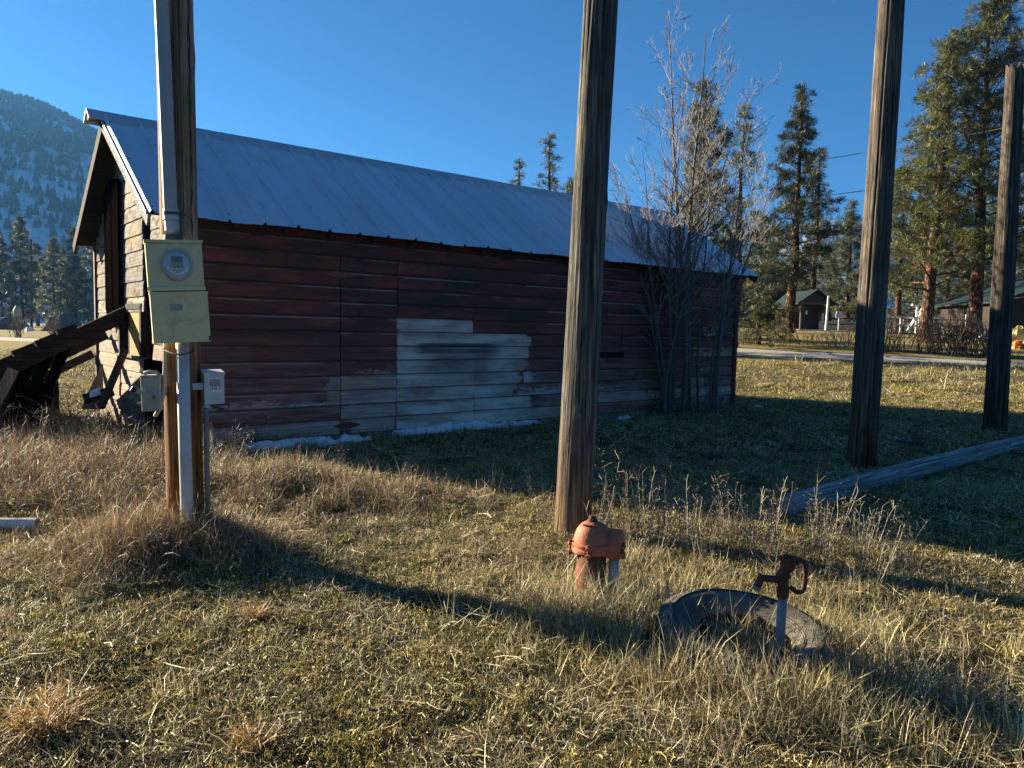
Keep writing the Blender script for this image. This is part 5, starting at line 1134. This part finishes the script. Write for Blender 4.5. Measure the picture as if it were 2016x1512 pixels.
# ------------------------------------------------------------------ grass
def clump(name, n, R, lmin, lmax, e0, curl, wd, mat, seed, tmean=0.5, seg=3, zoff=-0.01, heads=0.0, strand=0.0, dr=0.25):
    nr = np.random.default_rng(seed); rr = R * np.sqrt(nr.random(n)); th = nr.random(n) * 2 * PI
    p = np.stack([rr * np.cos(th), rr * np.sin(th), np.full(n, zoff)], 1); az = nr.random(n) * 2 * PI; L = nr.uniform(lmin, lmax, n); el = nr.normal(e0[0], e0[1], n); cu = nr.normal(curl[0], curl[1], n)
    w = wd * nr.uniform(0.6, 1.4, n); tw = nr.uniform(-0.9, 0.9, n); t = np.clip(np.where(nr.random(n) < 0.42, nr.normal(tmean - 0.28, 0.12, n), nr.normal(tmean + 0.14, 0.22, n)), 0, 1)
    if strand > 0:
        q = nr.random(n) < strand; L = np.where(q, nr.uniform(0.13, 0.30, n), L); el = np.where(q, nr.normal(0.18, 0.12, n), el); cu = np.where(q, nr.normal(0.09, 0.06, n), cu); t = np.where(q, nr.uniform(0.75, 1.0, n), t)
    vs = []; pts = p.copy(); V_ = []; rowsW = [1.0, 0.9, 0.6, 0.0] if seg == 3 else [1.0, 0.95, 0.8, 0.55, 0.0]
    drift = nr.normal(0, dr, n)
    for k in range(seg + 1):
        sx = np.stack([-np.sin(az) * np.cos(tw), np.cos(az) * np.cos(tw), np.sin(tw)], 1)
        ww = (w * rowsW[k] * 0.5)[:, None]
        V_.append(pts - sx * ww); V_.append(pts + sx * ww)
        d = np.stack([np.cos(az) * np.cos(el), np.sin(az) * np.cos(el), np.sin(el)], 1); pts = pts + d * (L / seg)[:, None]; pts[:, 2] = np.maximum(pts[:, 2], 0.002)
        el = el - cu; az = az + drift
    A = np.stack(V_, 1); m = 2 * (seg + 1); verts = A.reshape(-1, 3); base = np.arange(n)[:, None] * m; fs = []
    quads = np.concatenate([base + np.array([2 * k, 2 * k + 1, 2 * k + 3, 2 * k + 2]) for k in range(seg)], 0)
    ts = np.repeat(t, m)
    vl = verts.tolist(); fl = quads.tolist()
    if heads > 0:
        tips = A[:, -2, :]; ts = list(ts)
        for i in range(n):
            if nr.random() < heads:
                c = tips[i]; r = nr.uniform(0.0015, 0.003); h = nr.uniform(0.012, 0.03); b = len(vl)
                vl += [[c[0] + r, c[1], c[2] - h], [c[0] - r * .5, c[1] + r, c[2] - h], [c[0] - r * .5, c[1] - r, c[2] - h], [c[0], c[1], c[2] + h * .4], [c[0], c[1], c[2] - h * 1.7]]
                fl += [[b, b + 1, b + 3], [b + 1, b + 2, b + 3], [b + 2, b, b + 3], [b + 1, b, b + 4], [b + 2, b + 1, b + 4], [b, b + 2, b + 4]]; ts += [0.85] * 5
    return proto(name, vl, fl, mat, ts)
def weed(name, seed, h=0.42):
    rg = random.Random(seed); mb = MB(); tv = []
    for _ in range(rg.randint(2, 4)):
        a = rg.uniform(0, 6.28); p = V((rg.gauss(0, 0.02), rg.gauss(0, 0.02), -0.02)); d = V((0.15 * math.cos(a), 0.15 * math.sin(a), 1)).normalized(); n = 6; H = h * rg.uniform(0.6, 1.1); pts = [p]
        for k in range(n): d = (d + V((rg.gauss(0, 0.07), rg.gauss(0, 0.07), 0))).normalized(); pts.append(pts[-1] + d * H / n)
        mb.tube(pts, [0.0026 * (1 - 0.5 * k / n) for k in range(n + 1)], 3, caps=False)
        for _ in range(rg.randint(6, 12)):
            k = rg.randrange(2, n + 1); q = pts[k]; e = q + V((rg.gauss(0, 0.035), rg.gauss(0, 0.035), rg.uniform(0.005, 0.06))); mb.tube([q, e], [0.0014, 0.001], 3, caps=False)
            for _ in range(rg.randint(1, 3)):
                r = rg.uniform(0.002, 0.0045); c = e + V((rg.gauss(0, 0.006), rg.gauss(0, 0.006), rg.gauss(0, 0.006))); mb.add([c + V((r, 0, 0)), c + V((-r * .5, r, 0)), c + V((-r * .5, -r, 0)), c + V((0, 0, r)), c - V((0, 0, r))], [(0, 1, 3), (1, 2, 3), (2, 0, 3), (1, 0, 4), (2, 1, 4), (0, 2, 4)])
    nr = np.random.default_rng(seed); return proto(name, mb.v, mb.f, M_WEED, np.clip(nr.normal(0.6, 0.2) + nr.normal(0, 0.12, len(mb.v)), 0, 1))
NV = 6
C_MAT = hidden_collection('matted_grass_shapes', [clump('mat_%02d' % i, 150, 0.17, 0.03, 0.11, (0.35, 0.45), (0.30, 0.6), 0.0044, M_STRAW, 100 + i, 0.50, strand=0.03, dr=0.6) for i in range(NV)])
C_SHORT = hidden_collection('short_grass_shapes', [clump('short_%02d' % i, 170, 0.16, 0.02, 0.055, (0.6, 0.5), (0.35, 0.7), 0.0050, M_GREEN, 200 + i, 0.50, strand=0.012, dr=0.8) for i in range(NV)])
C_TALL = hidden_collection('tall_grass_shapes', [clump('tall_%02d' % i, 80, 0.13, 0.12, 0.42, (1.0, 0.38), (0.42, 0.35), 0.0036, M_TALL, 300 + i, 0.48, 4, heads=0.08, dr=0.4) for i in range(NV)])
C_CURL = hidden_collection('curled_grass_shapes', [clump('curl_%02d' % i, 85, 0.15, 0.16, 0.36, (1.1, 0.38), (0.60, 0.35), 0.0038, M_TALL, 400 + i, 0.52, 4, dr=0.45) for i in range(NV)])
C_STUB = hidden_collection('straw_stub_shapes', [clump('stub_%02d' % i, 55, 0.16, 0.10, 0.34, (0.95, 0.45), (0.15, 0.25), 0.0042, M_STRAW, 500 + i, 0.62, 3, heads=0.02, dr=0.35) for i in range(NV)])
C_WEED = hidden_collection('dry_weed_shapes', [weed('weed_%02d' % i, 600 + i) for i in range(NV)])
_rg = np.random.default_rng(99)
def fields(x, y):
    """local heights of growth: tall, curl, stub weights at a ground point"""
    g = lambda cx, cy, sx, sy: math.exp(-(((x - cx) / sx) ** 2 + ((y - cy) / sy) ** 2))
    nz = mn.noise(V((x * 0.8, y * 0.8, 2.2))); n2 = mn.noise(V((x * 2.3, y * 2.3, 6.1)))
    tall = 1.5 * g(-2.2, 4.35, 0.55, 0.40) + 0.9 * sst(-2.2, -3.2, x) * sst(4.6, 5.6, y) * (1 - sst(9, 12, y)) + 0.5 * g(0.2, 4.75, 0.35, 0.35)
    tall += 0.25 * sst(-1.9, -3.0, x) * (1 - sst(3.2, 4.4, y)) * max(0, nz + 0.2)
    curl = 1.0 * g(-2.2, 6.2, 1.1, 0.75) + 0.75 * g(-1.3, 5.7, 0.8, 0.6) + 0.35 * g(-0.6, 6.3, 0.9, 0.5)
    d = math.hypot(x - TC.x, y - TC.y)
    stub = 1.1 * g(1.15, 2.5, 0.6, 0.26) + 0.8 * g(0.35, 3.35, 0.4, 0.5) + 0.65 * g(1.55, 3.6, 0.7, 0.6) + 0.7 * g(1.9, 2.7, 0.5, 0.5) + 0.55 * g(0.75, 4.3, 0.9, 0.45) 
    # grass creeping against the barn
    q = V((x, y, 0)) - BO; s, t = q.dot(BU), q.dot(BN)
    wall = (1.0 if 0.2 < s < 11 else 0) * math.exp(-((t - 2.45) / 0.22) ** 2) * (0.35 if 2.8 < s < 5.8 else 1)
    return tall * (1 + 0.5 * n2), curl * (1 + 0.5 * n2), stub * (1 + 0.4 * n2), wall, nz
def inside_solid(x, y):
    q = V((x, y, 0)) - BO; s, t = q.dot(BU), q.dot(BN)
    if 0.25 < s < 10.7 and abs(t) < (2.25 if 2.8 < s < 5.7 else (2.42 if 0.8 < s < 2.6 and t > 2.2 else 1.98)): return True
    if 0.8 < s < 2.55 and 2.2 < t < 2.45: return True
    if (x - 0.43) ** 2 + (y - 3.83) ** 2 < 0.012: return True
    dd = math.hypot(x - TC.x, y - TC.y)
    if 0.19 < dd < 0.385 and not (y < TC.y - 0.15 and x > TC.x - 0.1 and _rg.random() < 0.35): return True
    return False
def view_points(y0, y1, dens, pad=0.22):
    """random ground points in and a little around the camera's field of view"""
    out = []; lo = lambda y: -(0.70 + pad) * y - 1.1; hi = lambda y: (0.70 + pad) * y + 1.1
    area = (1.40 + 2 * pad) * (y1 * y1 - y0 * y0) / 2 + 2.2 * (y1 - y0); n = int(area * dens)
    yy = np.sqrt(_rg.random(n) * (y1 * y1 - y0 * y0) + y0 * y0)
    for y, u in zip(yy, _rg.random(n)): out.append((lo(y) + (hi(y) - lo(y)) * u, float(y)))
    return out
class Bag:
    def __init__(s): s.P = []; s.R = []; s.S = []; s.I = []
    def put(s, x, y, sc, tilt=0.12, sz=None):
        s.P.append((x, y, terrain(x, y))); s.R.append((_rg.normal(0, tilt), _rg.normal(0, tilt), _rg.random() * 2 * PI)); s.S.append((sc, sc, sz or sc)); s.I.append(int(_rg.integers(NV)))
BM, BS, BT, BC, BK, BWd = Bag(), Bag(), Bag(), Bag(), Bag(), Bag()
for (y0, y1, dens, sc) in ((1.3, 5.0, 135, 0.85), (5.0, 9.0, 76, 1.0), (9.0, 17.0, 21, 1.45), (17.0, 34.0, 3.2, 2.5)):
    for x, y in view_points(y0, y1, dens):
        if inside_solid(x, y): continue
        if y > 27.5 and y < 34 and x > 5: continue
        ta, cu, sb, wl, nz = fields(x, y)
        r = _rg.random()
        if r < 0.50 + 0.25 * nz: BM.put(x, y, sc * _rg.uniform(0.75, 1.2))
        elif r < 0.97: BS.put(x, y, sc * _rg.uniform(0.8, 1.3) * (0.9 if y < 9 else 1.05))
        elif r < 0.985 or y > 12: BK.put(x, y, sc * _rg.uniform(0.4, 0.75))
        if _rg.random() < min(0.8, ta * 0.55): BT.put(x, y, sc * _rg.uniform(0.75, 1.1) * min(1.1, 0.45 + 0.6 * ta))
        if _rg.random() < min(0.75, cu * 0.5): BC.put(x, y, sc * _rg.uniform(0.7, 1.1) * min(1.0, 0.45 + 0.55 * cu))
        if _rg.random() < min(0.7, sb * 0.45): BK.put(x, y, sc * _rg.uniform(0.6, 1.05) * min(1.0, 0.5 + 0.5 * sb))
        if wl > 0.15 and _rg.random() < wl * 0.5: BK.put(x, y, 0.85 * _rg.uniform(0.5, 1.0))
for _ in range(150):
    x = _rg.uniform(0.55, 2.4); y = 4.85 + _rg.normal(0, 0.30) - 0.35 * (x - 1.2)
    if not inside_solid(x, y): BWd.put(x, y, _rg.uniform(0.5, 1.15) * (1.15 if _rg.random() < 0.15 else 0.9))
for _ in range(120): BWd.put(_rg.uniform(-5.2, -2.4), _rg.uniform(5.0, 7.6), _rg.uniform(0.5, 1.1))
for _ in range(60): BWd.put(_rg.uniform(-3.0, 0.3), _rg.uniform(5.6, 7.0), _rg.uniform(0.4, 0.8))
for _ in range(70): BWd.put(_rg.normal(1.5, 0.5), _rg.normal(2.75, 0.3), _rg.uniform(0.35, 0.75))
for _ in range(110):
    an = _rg.uniform(PI * 1.15, PI * 2.1); rr = _rg.uniform(0.36, 0.62); BK.put(TC.x + rr * math.cos(an), TC.y + rr * math.sin(an), _rg.uniform(0.6, 1.0), 0.25)
for _ in range(14):
    an = _rg.uniform(0, 2 * PI); rr = 0.17 * math.sqrt(_rg.random()); BK.put(TC.x + rr * math.cos(an), TC.y + rr * math.sin(an), _rg.uniform(0.5, 0.95), 0.2)
for _ in range(60): BK.put(_rg.normal(0.45, 0.22), _rg.normal(3.62, 0.16), _rg.uniform(0.5, 0.9), 0.25)
for _ in range(130): BT.put(-1.98 + _rg.normal(-0.12, 0.26), 4.34 + _rg.normal(0, 0.13), _rg.uniform(0.55, 0.95), 0.2)
for _ in range(40): BC.put(-1.75 + _rg.normal(0, 0.22), 4.40 + _rg.normal(0, 0.15), _rg.uniform(0.6, 0.95), 0.2)
for _ in range(16): BWd.put(_rg.normal(0.35, 0.1), _rg.normal(5.15, 0.15), _rg.uniform(0.5, 0.9))
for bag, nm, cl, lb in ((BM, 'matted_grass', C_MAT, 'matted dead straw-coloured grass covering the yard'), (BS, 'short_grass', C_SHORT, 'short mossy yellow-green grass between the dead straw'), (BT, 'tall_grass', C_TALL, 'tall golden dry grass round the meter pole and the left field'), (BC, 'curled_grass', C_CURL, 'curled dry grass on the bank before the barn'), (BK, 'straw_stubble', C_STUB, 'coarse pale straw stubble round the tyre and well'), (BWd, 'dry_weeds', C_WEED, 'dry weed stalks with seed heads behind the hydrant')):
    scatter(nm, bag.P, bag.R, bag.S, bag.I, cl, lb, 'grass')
# tussocks one can point at
for i, (px, py, n, R, lm, lb) in enumerate([(95, 1432, 260, 0.10, 0.30, 'largest bunch-grass tussock at the lower left corner'), (497, 1215, 170, 0.06, 0.15, 'small golden tussock in the sunlit lawn'), (500, 1462, 150, 0.08, 0.16, 'pale tussock at the bottom edge left of centre')]):
    p = gp(px, py); p.z = terrain(p.x, p.y); o = clump('grass_tussock', n, R, lm * 0.5, lm, (0.95, 0.35), (0.45, 0.2), 0.0042, M_TUSS, 700 + i, 0.5, 4); COL.objects.link(o); o.location = p; tag(o, lb, 'grass tussock', 'bunch-grass tussocks')
def leaf():
    p = gp(284, 1201); p.z = terrain(p.x, p.y) + 0.035; mb = MB(); poly = [(0, -0.02), (0.012, -0.008), (0.016, 0.004), (0.008, 0.014), (0, 0.024), (-0.008, 0.014), (-0.016, 0.004), (-0.012, -0.008)]
    vs = [(x, y, 0.006 * math.cos(y * 90)) for x, y in poly] + [(0, 0, 0.0)]; mb.add(vs + [(x, y, z - 0.001) for x, y, z in vs], [(i, (i + 1) % 8, 8) for i in range(8)] + [(9 + (i + 1) % 8, 9 + i, 17) for i in range(8)]); tag(mb.build('fallen_leaf', M_LEAF, loc=p), 'single orange fallen leaf on the lawn at left', 'leaf')
leaf()
# ------------------------------------------------------------------ far things, right side
def tz(px, Y): p = atY(px, 660, Y); return V((p.x, Y, terrain(p.x, Y)))
def gable_house(name, label, c, rz, L, Wd, hw, hr, ov=0.4, door=None, porch=False, win=None):
    root = empty(name, c, rz); tag(root, label, 'building'); x0, x1, y0, y1 = -L / 2, L / 2, -Wd / 2, Wd / 2
    mb = MB(); mb.box(x0, x1, y0, y0 + 0.12, 0, hw); mb.box(x0, x1, y1 - 0.12, y1, 0, hw)
    for s in (x0 + 0.06, x1 - 0.06): mb.prism([(y0 + 0.12, 0), (y1 - 0.12, 0), (y1 - 0.12, hw), (0, hr - 0.12), (y0 + 0.12, hw)], 0.12, Matrix.Translation((s, 0, 0)) @ Matrix.Rotation(PI / 2, 4, 'Z'))
    mb.build('walls', M_BROWN, root)
    for sgn in (1, -1):
        k = (hr - hw) / (Wd / 2); e = Wd / 2 + ov; mb = MB(); a = [(x0 - ov, 0, hr), (x1 + ov, 0, hr), (x1 + ov, sgn * e, hr - k * e), (x0 - ov, sgn * e, hr - k * e)]
        if sgn < 0: a = [a[1], a[0], a[3], a[2]]
        mb.hexa(a + [(x, y, z + 0.10) for x, y, z in a]); mb.build('roof_slope', M_TEAL, root)
        mb = MB(); mb.bar((x0 - ov - 0.02, 0, hr - 0.06), (x0 - ov - 0.02, sgn * e, hr - k * e - 0.06), 0.04, 0.18); mb.build('rake_trim', M_DOORD, root)
    return root
c = tz(1478, 78); gable_house('brown_house', 'brown two-storey house with teal roof behind the leaning orange trunk', c + V((0.3, 0, 0)), 0.25, 9, 7, 4.7, 6.6)
def porch():
    c = tz(1567, 54); root = gable_house('porch_shed', 'small brown shed with a teal gabled porch and dark door', c, PI / 2 + 0.15, 2.6, 2.5, 2.1, 3.15, 0.45); root.scale = (0.85, 0.85, 0.85)
    for y in (-1.15, 1.15):
        mb = MB(); mb.box(-2.75, -2.6, y - 0.07, y + 0.07, 0, 2.1); mb.build('porch_post', M_TRIM, root)
    mb = MB(); mb.box(-2.8, -1.3, -1.3, 1.3, 2.1, 2.28); mb.build('porch_beam', M_TRIM, root)
    mb = MB(); mb.prism([(-1.25, 2.28), (1.25, 2.28), (0, 3.1)], 0.1, Matrix.Translation((-2.72, 0, 0)) @ Matrix.Rotation(PI / 2, 4, 'Z')); mb.build('porch_gable', M_DOORD, root)
    for sgn in (1, -1):
        mb = MB(); a = [(-3.1, 0, 3.2), (-1.75, 0, 3.2), (-1.75, sgn * 1.7, 2.05), (-3.1, sgn * 1.7, 2.05)]
        if sgn < 0: a = [a[1], a[0], a[3], a[2]]
        mb.hexa(a + [(x, y, z + 0.09) for x, y, z in a]); mb.build('porch_roof', M_TEAL, root)
    mb = MB(); mb.box(-1.36, -1.30, -0.55, 0.4, 0.05, 2.0); d = mb.build('door', M_DOORD, root); mb = MB(); mb.box(-1.38, -1.362, -0.14, 0.0, 1.3, 1.6); mb.build('door_notice', M_PAPER, d)
    mb = MB(); mb.box(-2.9, -1.3, -1.4, 1.4, -0.1, 0.06); mb.build('porch_slab', M_GRAVEL, root)
porch()
c = tz(2010, 50); r = gable_house('brown_hall', 'long brown building with a teal roof at the right edge', c + V((2.6, 3, -0.4)), PI / 2 - 0.1, 9, 8.6, 2.6, 4.2, 0.5)
mb = MB(); mb.box(-4.56, -4.50, -1.0, 2.6, 0.2, 2.4); d = mb.build('garage_door', M_TRIM, r)
mb = MB(); mb.tube([(-4.6, -0.8, 3.3), (-4.6, -0.8, 3.6)], 0.12, 8); mb.build('wall_lamp', M_DOORD, r)
# low concrete wall, paved strip, fences, posts
def strip(name, label, cat, pa, pb, h, th, mat, group=None):
    a, b = V(pa), V(pb); mb = MB(); mb.bar(a + V((0, 0, h / 2)), b + V((0, 0, h / 2)), th, h); return tag(mb.build(name, mat), label, cat, group)
strip('concrete_wall', 'low pale concrete wall beyond the little porch', 'wall', tz(1592, 62), tz(1720, 60), 0.75, 0.25, M_GRAVEL)
a, b = tz(1570, 50), tz(1900, 46); mb = MB(); vs = []
for i in range(13):
    f = i / 12; p = a.lerp(b, f)
    for dy in (0, 2.2): vs.append((p.x, p.y + dy, terrain(p.x, p.y + dy) + 0.05))
mb.add(vs, [(2 * i, 2 * i + 2, 2 * i + 3, 2 * i + 1) for i in range(12)]); tag(mb.build('driveway', M_GRAVEL), kind='structure')
def rail_fence():
    rg = random.Random(2); root = empty('rail_fence', tz(1640, 58)); tag(root, 'grey post-and-rail fence behind the roadside bushes', 'fence'); o = root.location
    prev = None
    for i, px in enumerate((1618, 1650, 1680, 1712, 1745, 1778, 1808, 1838, 1868, 1900, 1932)):
        p = tz(px, 58 - 0.6 * i) - o; h = 1.15
        mb = MB(); mb.tube([p - V((0, 0, 0.2)), p + V((0, 0, h + rg.uniform(-0.1, 0.2)))], 0.07, 6); mb.build('post', W_TAN if i % 3 else M_WHITE, root)
        if prev is not None:
            for z in (0.5, 0.95):
                mb = MB(); mb.tube([prev + V((0, 0, z)), p + V((0, 0, z + rg.uniform(-0.05, 0.05)))], 0.05, 5); mb.build('rail', M_TRIM, root)
        prev = p
rail_fence()
def white_rails():
    root = empty('white_pipe_rail', tz(1800, 47)); tag(root, 'white pipe railing beside the leaning pine trunk', 'railing'); o = root.location
    for (pa, pb) in ((1742, 1803), (1829, 1856)):
        for z in (1.05, 0.55):
            a, b = tz(pa, 47) - o, tz(pb, 47) - o; mb = MB(); mb.tube([a + V((0, 0, z)), b + V((0, 0, z - 0.04))], 0.07, 6); mb.build('rail', M_WHITE, root)
    for px, h in ((1742, 1.5), (1772, 1.0), (1803, 1.75), (1829, 1.7)):
        a = tz(px, 47) - o; mb = MB(); mb.tube([a - V((0, 0, 0.2)), a + V((0, 0, h))], 0.08, 8); mb.build('post', M_WHITE, root)
    a = tz(1803, 47) - o; mb = MB(); mb.box(a.x - 0.35, a.x + 0.25, a.y - 0.1, a.y + 0.1, 1.75, 1.85); mb.build('post_cap', M_WHITE, root)
    b = tz(1795, 47) - o; mb = MB(); mb.bar(b + V((0.1, -0.1, 0.95)), b + V((-0.35, -0.1, 0.15)), 0.25, 0.06); mb.bar(b + V((0.6, -0.1, 1.7)), b + V((0.3, -0.1, 1.1)), 0.3, 0.06); mb.build('slanted_board', M_WHITE, root)
white_rails()
p = tz(1625, 50); mb = MB(); mb.tube([p - V((0, 0, .2)), p + V((0.08, 0, 2.3))], [0.085, 0.07], 8); tag(mb.build('pale_post', M_WHITE), 'pale slim post between the porch and the thick dark pole', 'post')
p = tz(1650, 49); mb = MB(); mb.tube([p - V((0, 0, .2)), p + V((0, 0, 0.9))], 0.04, 6); mb.prism([(-0.22, 0.85), (0.22, 0.85), (0.26, 1.05), (0.18, 1.3), (-0.18, 1.3), (-0.26, 1.05)], 0.05, Matrix.Translation(p - V((0, 0.06, 0)) + V((0, 0, 0)))); tag(mb.build('mail_box', simple('bluish_white_box', (0.45, 0.47, 0.55), 0.5)), 'small bluish-white box on a short post beyond the road', 'box')
def picnic_table(px, Y, rz, label):
    root = empty('picnic_table', tz(px, Y), rz); tag(root, label, 'table', 'picnic tables under the pines')
    for k in range(4):
        mb = MB(); mb.box(-0.9, 0.9, -0.4 + k * 0.2, -0.22 + k * 0.2, 0.70, 0.74); mb.build('top_plank', W_GREYX, root)
    for s in (-1, 1):
        mb = MB(); mb.box(-0.9, 0.9, s * 0.75 - 0.13, s * 0.75 + 0.13, 0.42, 0.46); mb.build('bench', W_GREYX, root)
        for q in (-1, 1):
            mb = MB(); mb.bar((s * 0.65, q * 0.2, 0.70), (s * 0.65, q * 0.65, 0.0), 0.05, 0.09); mb.build('leg', W_GREYX, root)
        mb = MB(); mb.bar((s * 0.65, -0.85, 0.40), (s * 0.65, 0.85, 0.40), 0.05, 0.09); mb.build('brace', W_GREYX, root)
picnic_table(1856, 43, 0.3, 'grey picnic table behind the densest roadside bush'); picnic_table(1890, 41.5, -0.2, 'grey picnic table nearest the orange pine trunk')
def junk():
    root = empty('tarp_heap', tz(2002, 37)); tag(root, 'heap of orange, white and straw-coloured tarps at the right edge', 'tarp'); rg = random.Random(3)
    def lump(nm, c, sx, sy, sz, mat):
        mb = MB(); n, m = 14, 7; vs = []
        for i in range(m + 1):
            f = i / m * PI / 2
            for k in range(n): a = 2 * PI * k / n; q = 1 + 0.35 * mn.noise(V((math.cos(a) * 1.5 + c[0] * 3, math.sin(a) * 1.5, i * 0.5 + sx))); vs.append((c[0] + sx * q * math.cos(a) * math.cos(f) , c[1] + sy * q * math.sin(a) * math.cos(f), c[2] + sz * q * math.sin(f)))
        mb.add(vs, [(i * n + k, i * n + (k + 1) % n, (i + 1) * n + (k + 1) % n, (i + 1) * n + k) for i in range(m) for k in range(n)]); mb.build(nm, mat, root)
    lump('orange_tarp', (-0.15, -0.2, -0.05), 0.42, 0.4, 0.42, M_ORANGE); lump('white_tarp', (0.55, -0.3, -0.05), 0.55, 0.4, 0.42, M_WHITE); lump('straw_tarp', (0.5, 0.4, 0), 0.9, 0.5, 0.95, M_YELT)
junk()
rg = random.Random(14)
for i, px in enumerate((1928, 1934, 1941, 1948)):
    p = tz(px, 40 + i * 0.3); mb = MB(); mb.bar(p + V((-0.2, 0, 0.15 + 0.1 * (i % 2))), p + V((0.25, 0.1, 0.4 + 0.12 * (i % 3))), 0.12, 0.10); mb.bar(p + V((0, 0, 0)), p + V((0.05, 0, 0.4)), 0.06, 0.06)
    tag(mb.build('scrap_chair', M_WHITE, bevel=0.01), 'bit of white scrap, number %s from the left right of the orange trunk' % ('one', 'two', 'three', 'four')[i], 'scrap', 'white scrap in the yard')
# overhead wires on the right, and the tall pole far behind them
def wire(name, pts, r, label, group, mat=M_WIRE, sag=0.4):
    mb = MB(); out = []
    for a, b in zip(pts, pts[1:]):
        for k in range(12): f = k / 12; out.append(V(a).lerp(V(b), f) - V((0, 0, sag * 4 * f * (1 - f))))
    mb.tube(out + [V(pts[-1])], r, 5); tag(mb.build(name, mat), label, 'wire', group)
wire('power_line', [atY(1330, 352, 60), atY(1707, 300, 44), atY(2150, 215, 34)], 0.022, 'upper overhead wire crossing the right sky', 'overhead wires at right', M_DWIRE, 0.1)
wire('power_line', [atY(1330, 410, 60), atY(1707, 375, 44), atY(2150, 320, 34)], 0.022, 'lower overhead wire crossing the right sky', 'overhead wires at right', M_DWIRE, 0.1)
wire('power_line', [atY(1836, 592, 44), atY(1960, 592, 43), atY(2060, 575, 42)], 0.02, 'low pale wire running to the brown building at right', 'overhead wires at right', M_WIRE, 0.05)
# ------------------------------------------------------------------ far things, left side
def far_power_pole():
    Y = 112; p = atY(62, 640, Y); p.z = 0; root = empty('distant_power_pole', p); tag(root, 'distant wooden power pole with transformer over the left meadow', 'utility pole')
    top = atY(61, 470, Y) - p; mb = MB(); mb.tube([(0, 0, -0.3), top], [0.19, 0.14], 8); mb.build('shaft', W_POLE2, root)
    mb = MB(); c = atY(71, 508, Y) - p; mb.tube([c - V((0, 0, 0.45)), c + V((0, 0, 0.4))], 0.33, 12); t = mb.build('transformer', M_GALV, root, bevel=0.03); mb = MB(); mb.bar(c, V((0, 0, c.z)), 0.1, 0.2); mb.build('bracket', M_DARKM, t)
    mb = MB(); z = top.z - 0.05; mb.tube([(0, 0, z), (0, 0, z + 0.25)], 0.06, 6); mb.build('insulator', M_WHITE, root)
    return p + top, p + c
tp, tc = far_power_pole()
wire('meadow_wire', [atY(-80, 514, 90), tp + V((0, 0, 0.2)), atY(300, 468, 130)], 0.035, 'upper pale wire at the distant power pole', 'wires over the left meadow', M_WIRE, 0.15)
wire('meadow_wire', [atY(-80, 541, 90), tc + V((-0.2, 0, 0.55)), atY(300, 502, 130)], 0.035, 'lower pale wire at the distant power pole', 'wires over the left meadow', M_WIRE, 0.15)
def heap(px, Y, wpx, hpx, label, seed):
    c = atY(px, 640, Y); c.z = 0; wx = wpx / FPX * Y / 2; h = hpx / FPX * Y; mb = MB(); n, m = 40, 12; vs = []
    for i in range(m + 1):
        f = i / m
        for k in range(n):
            a = 2 * PI * k / n; q = 1 + 0.5 * mn.noise(V((math.cos(a) * 1.6, math.sin(a) * 1.6, seed + f))); rr = (1 - f) ** 0.55
            vs.append((wx * q * rr * math.cos(a), wx * 0.7 * q * rr * math.sin(a), h * (f ** 1.0) + 0.5 * mn.noise(V((math.cos(a) * 4 * rr + 3, math.sin(a) * 4 * rr, seed))) * (1 - abs(2 * f - 1)) * 2))
    mb.add(vs, [(i * n + k, i * n + (k + 1) % n, (i + 1) * n + (k + 1) % n, (i + 1) * n + k) for i in range(m) for k in range(n)]); tag(mb.build('dirt_heap', M_PILE, loc=c), label, 'heap', 'dirt heaps beyond the meadow')
    rg = random.Random(seed); 
heap(122, 105, 84, 38, 'broad grey-brown dirt heap beyond the meadow', 3); heap(182, 100, 44, 30, 'paler rubble heap against the barn edge', 5); heap(20, 112, 70, 26, 'low dirt heap at the left edge of the meadow', 9)
for i, (px, py, Y, s, lb) in enumerate([(58, 630, 100, 0.5, 'flat pale slab on the meadow rubble'), (50, 627, 101, 0.35, 'small pale stone left of the flat slab'), (146, 628, 96, 0.35, 'pale boulder at the foot of the rubble heap'), (152, 640, 92, 0.3, 'pale stone nearest the barn below the heap')]):
    c = atY(px, py, Y); c.z = 0.1; mb = MB(); rg = random.Random(i); n = 9
    vs = [(s * rg.uniform(0.7, 1.5) * math.cos(2 * PI * k / n), s * rg.uniform(0.6, 1.1) * math.sin(2 * PI * k / n), -0.2) for k in range(n)]; vs += [(x * 0.6, y * 0.6, s * rg.uniform(0.7, 1.0)) for x, y, z in vs]
    mb.add(vs, [(k, (k + 1) % n, n + (k + 1) % n, n + k) for k in range(n)] + [tuple(range(n, 2 * n))]); tag(mb.build('pale_stone', M_WHITE, loc=c, bevel=0.05), lb, 'stone', 'pale stones by the dirt heaps')
def tank():
    Y = 118; c = atY(35, 640, Y); c.z = 0; root = empty('white_tank', c); tag(root, 'small white upright tank near the distant tree line', 'tank')
    h = 46 / FPX * Y; mb = MB(); mb.lathe([(0, h), (0.25, h), (0.34, h - 0.2), (0.6, h - 0.7), (0.62, h - 1.6), (0.5, h - 1.7), (0.5, 0), (0, 0)], 16); mb.build('tank_shell', M_DISC, root, smooth=True); mb = MB(); mb.box(-0.7, 0.7, -0.5, 0.5, 0, h - 1.75); mb.build('stand', W_POLE2, root)
tank()
SC.frame_set(1)
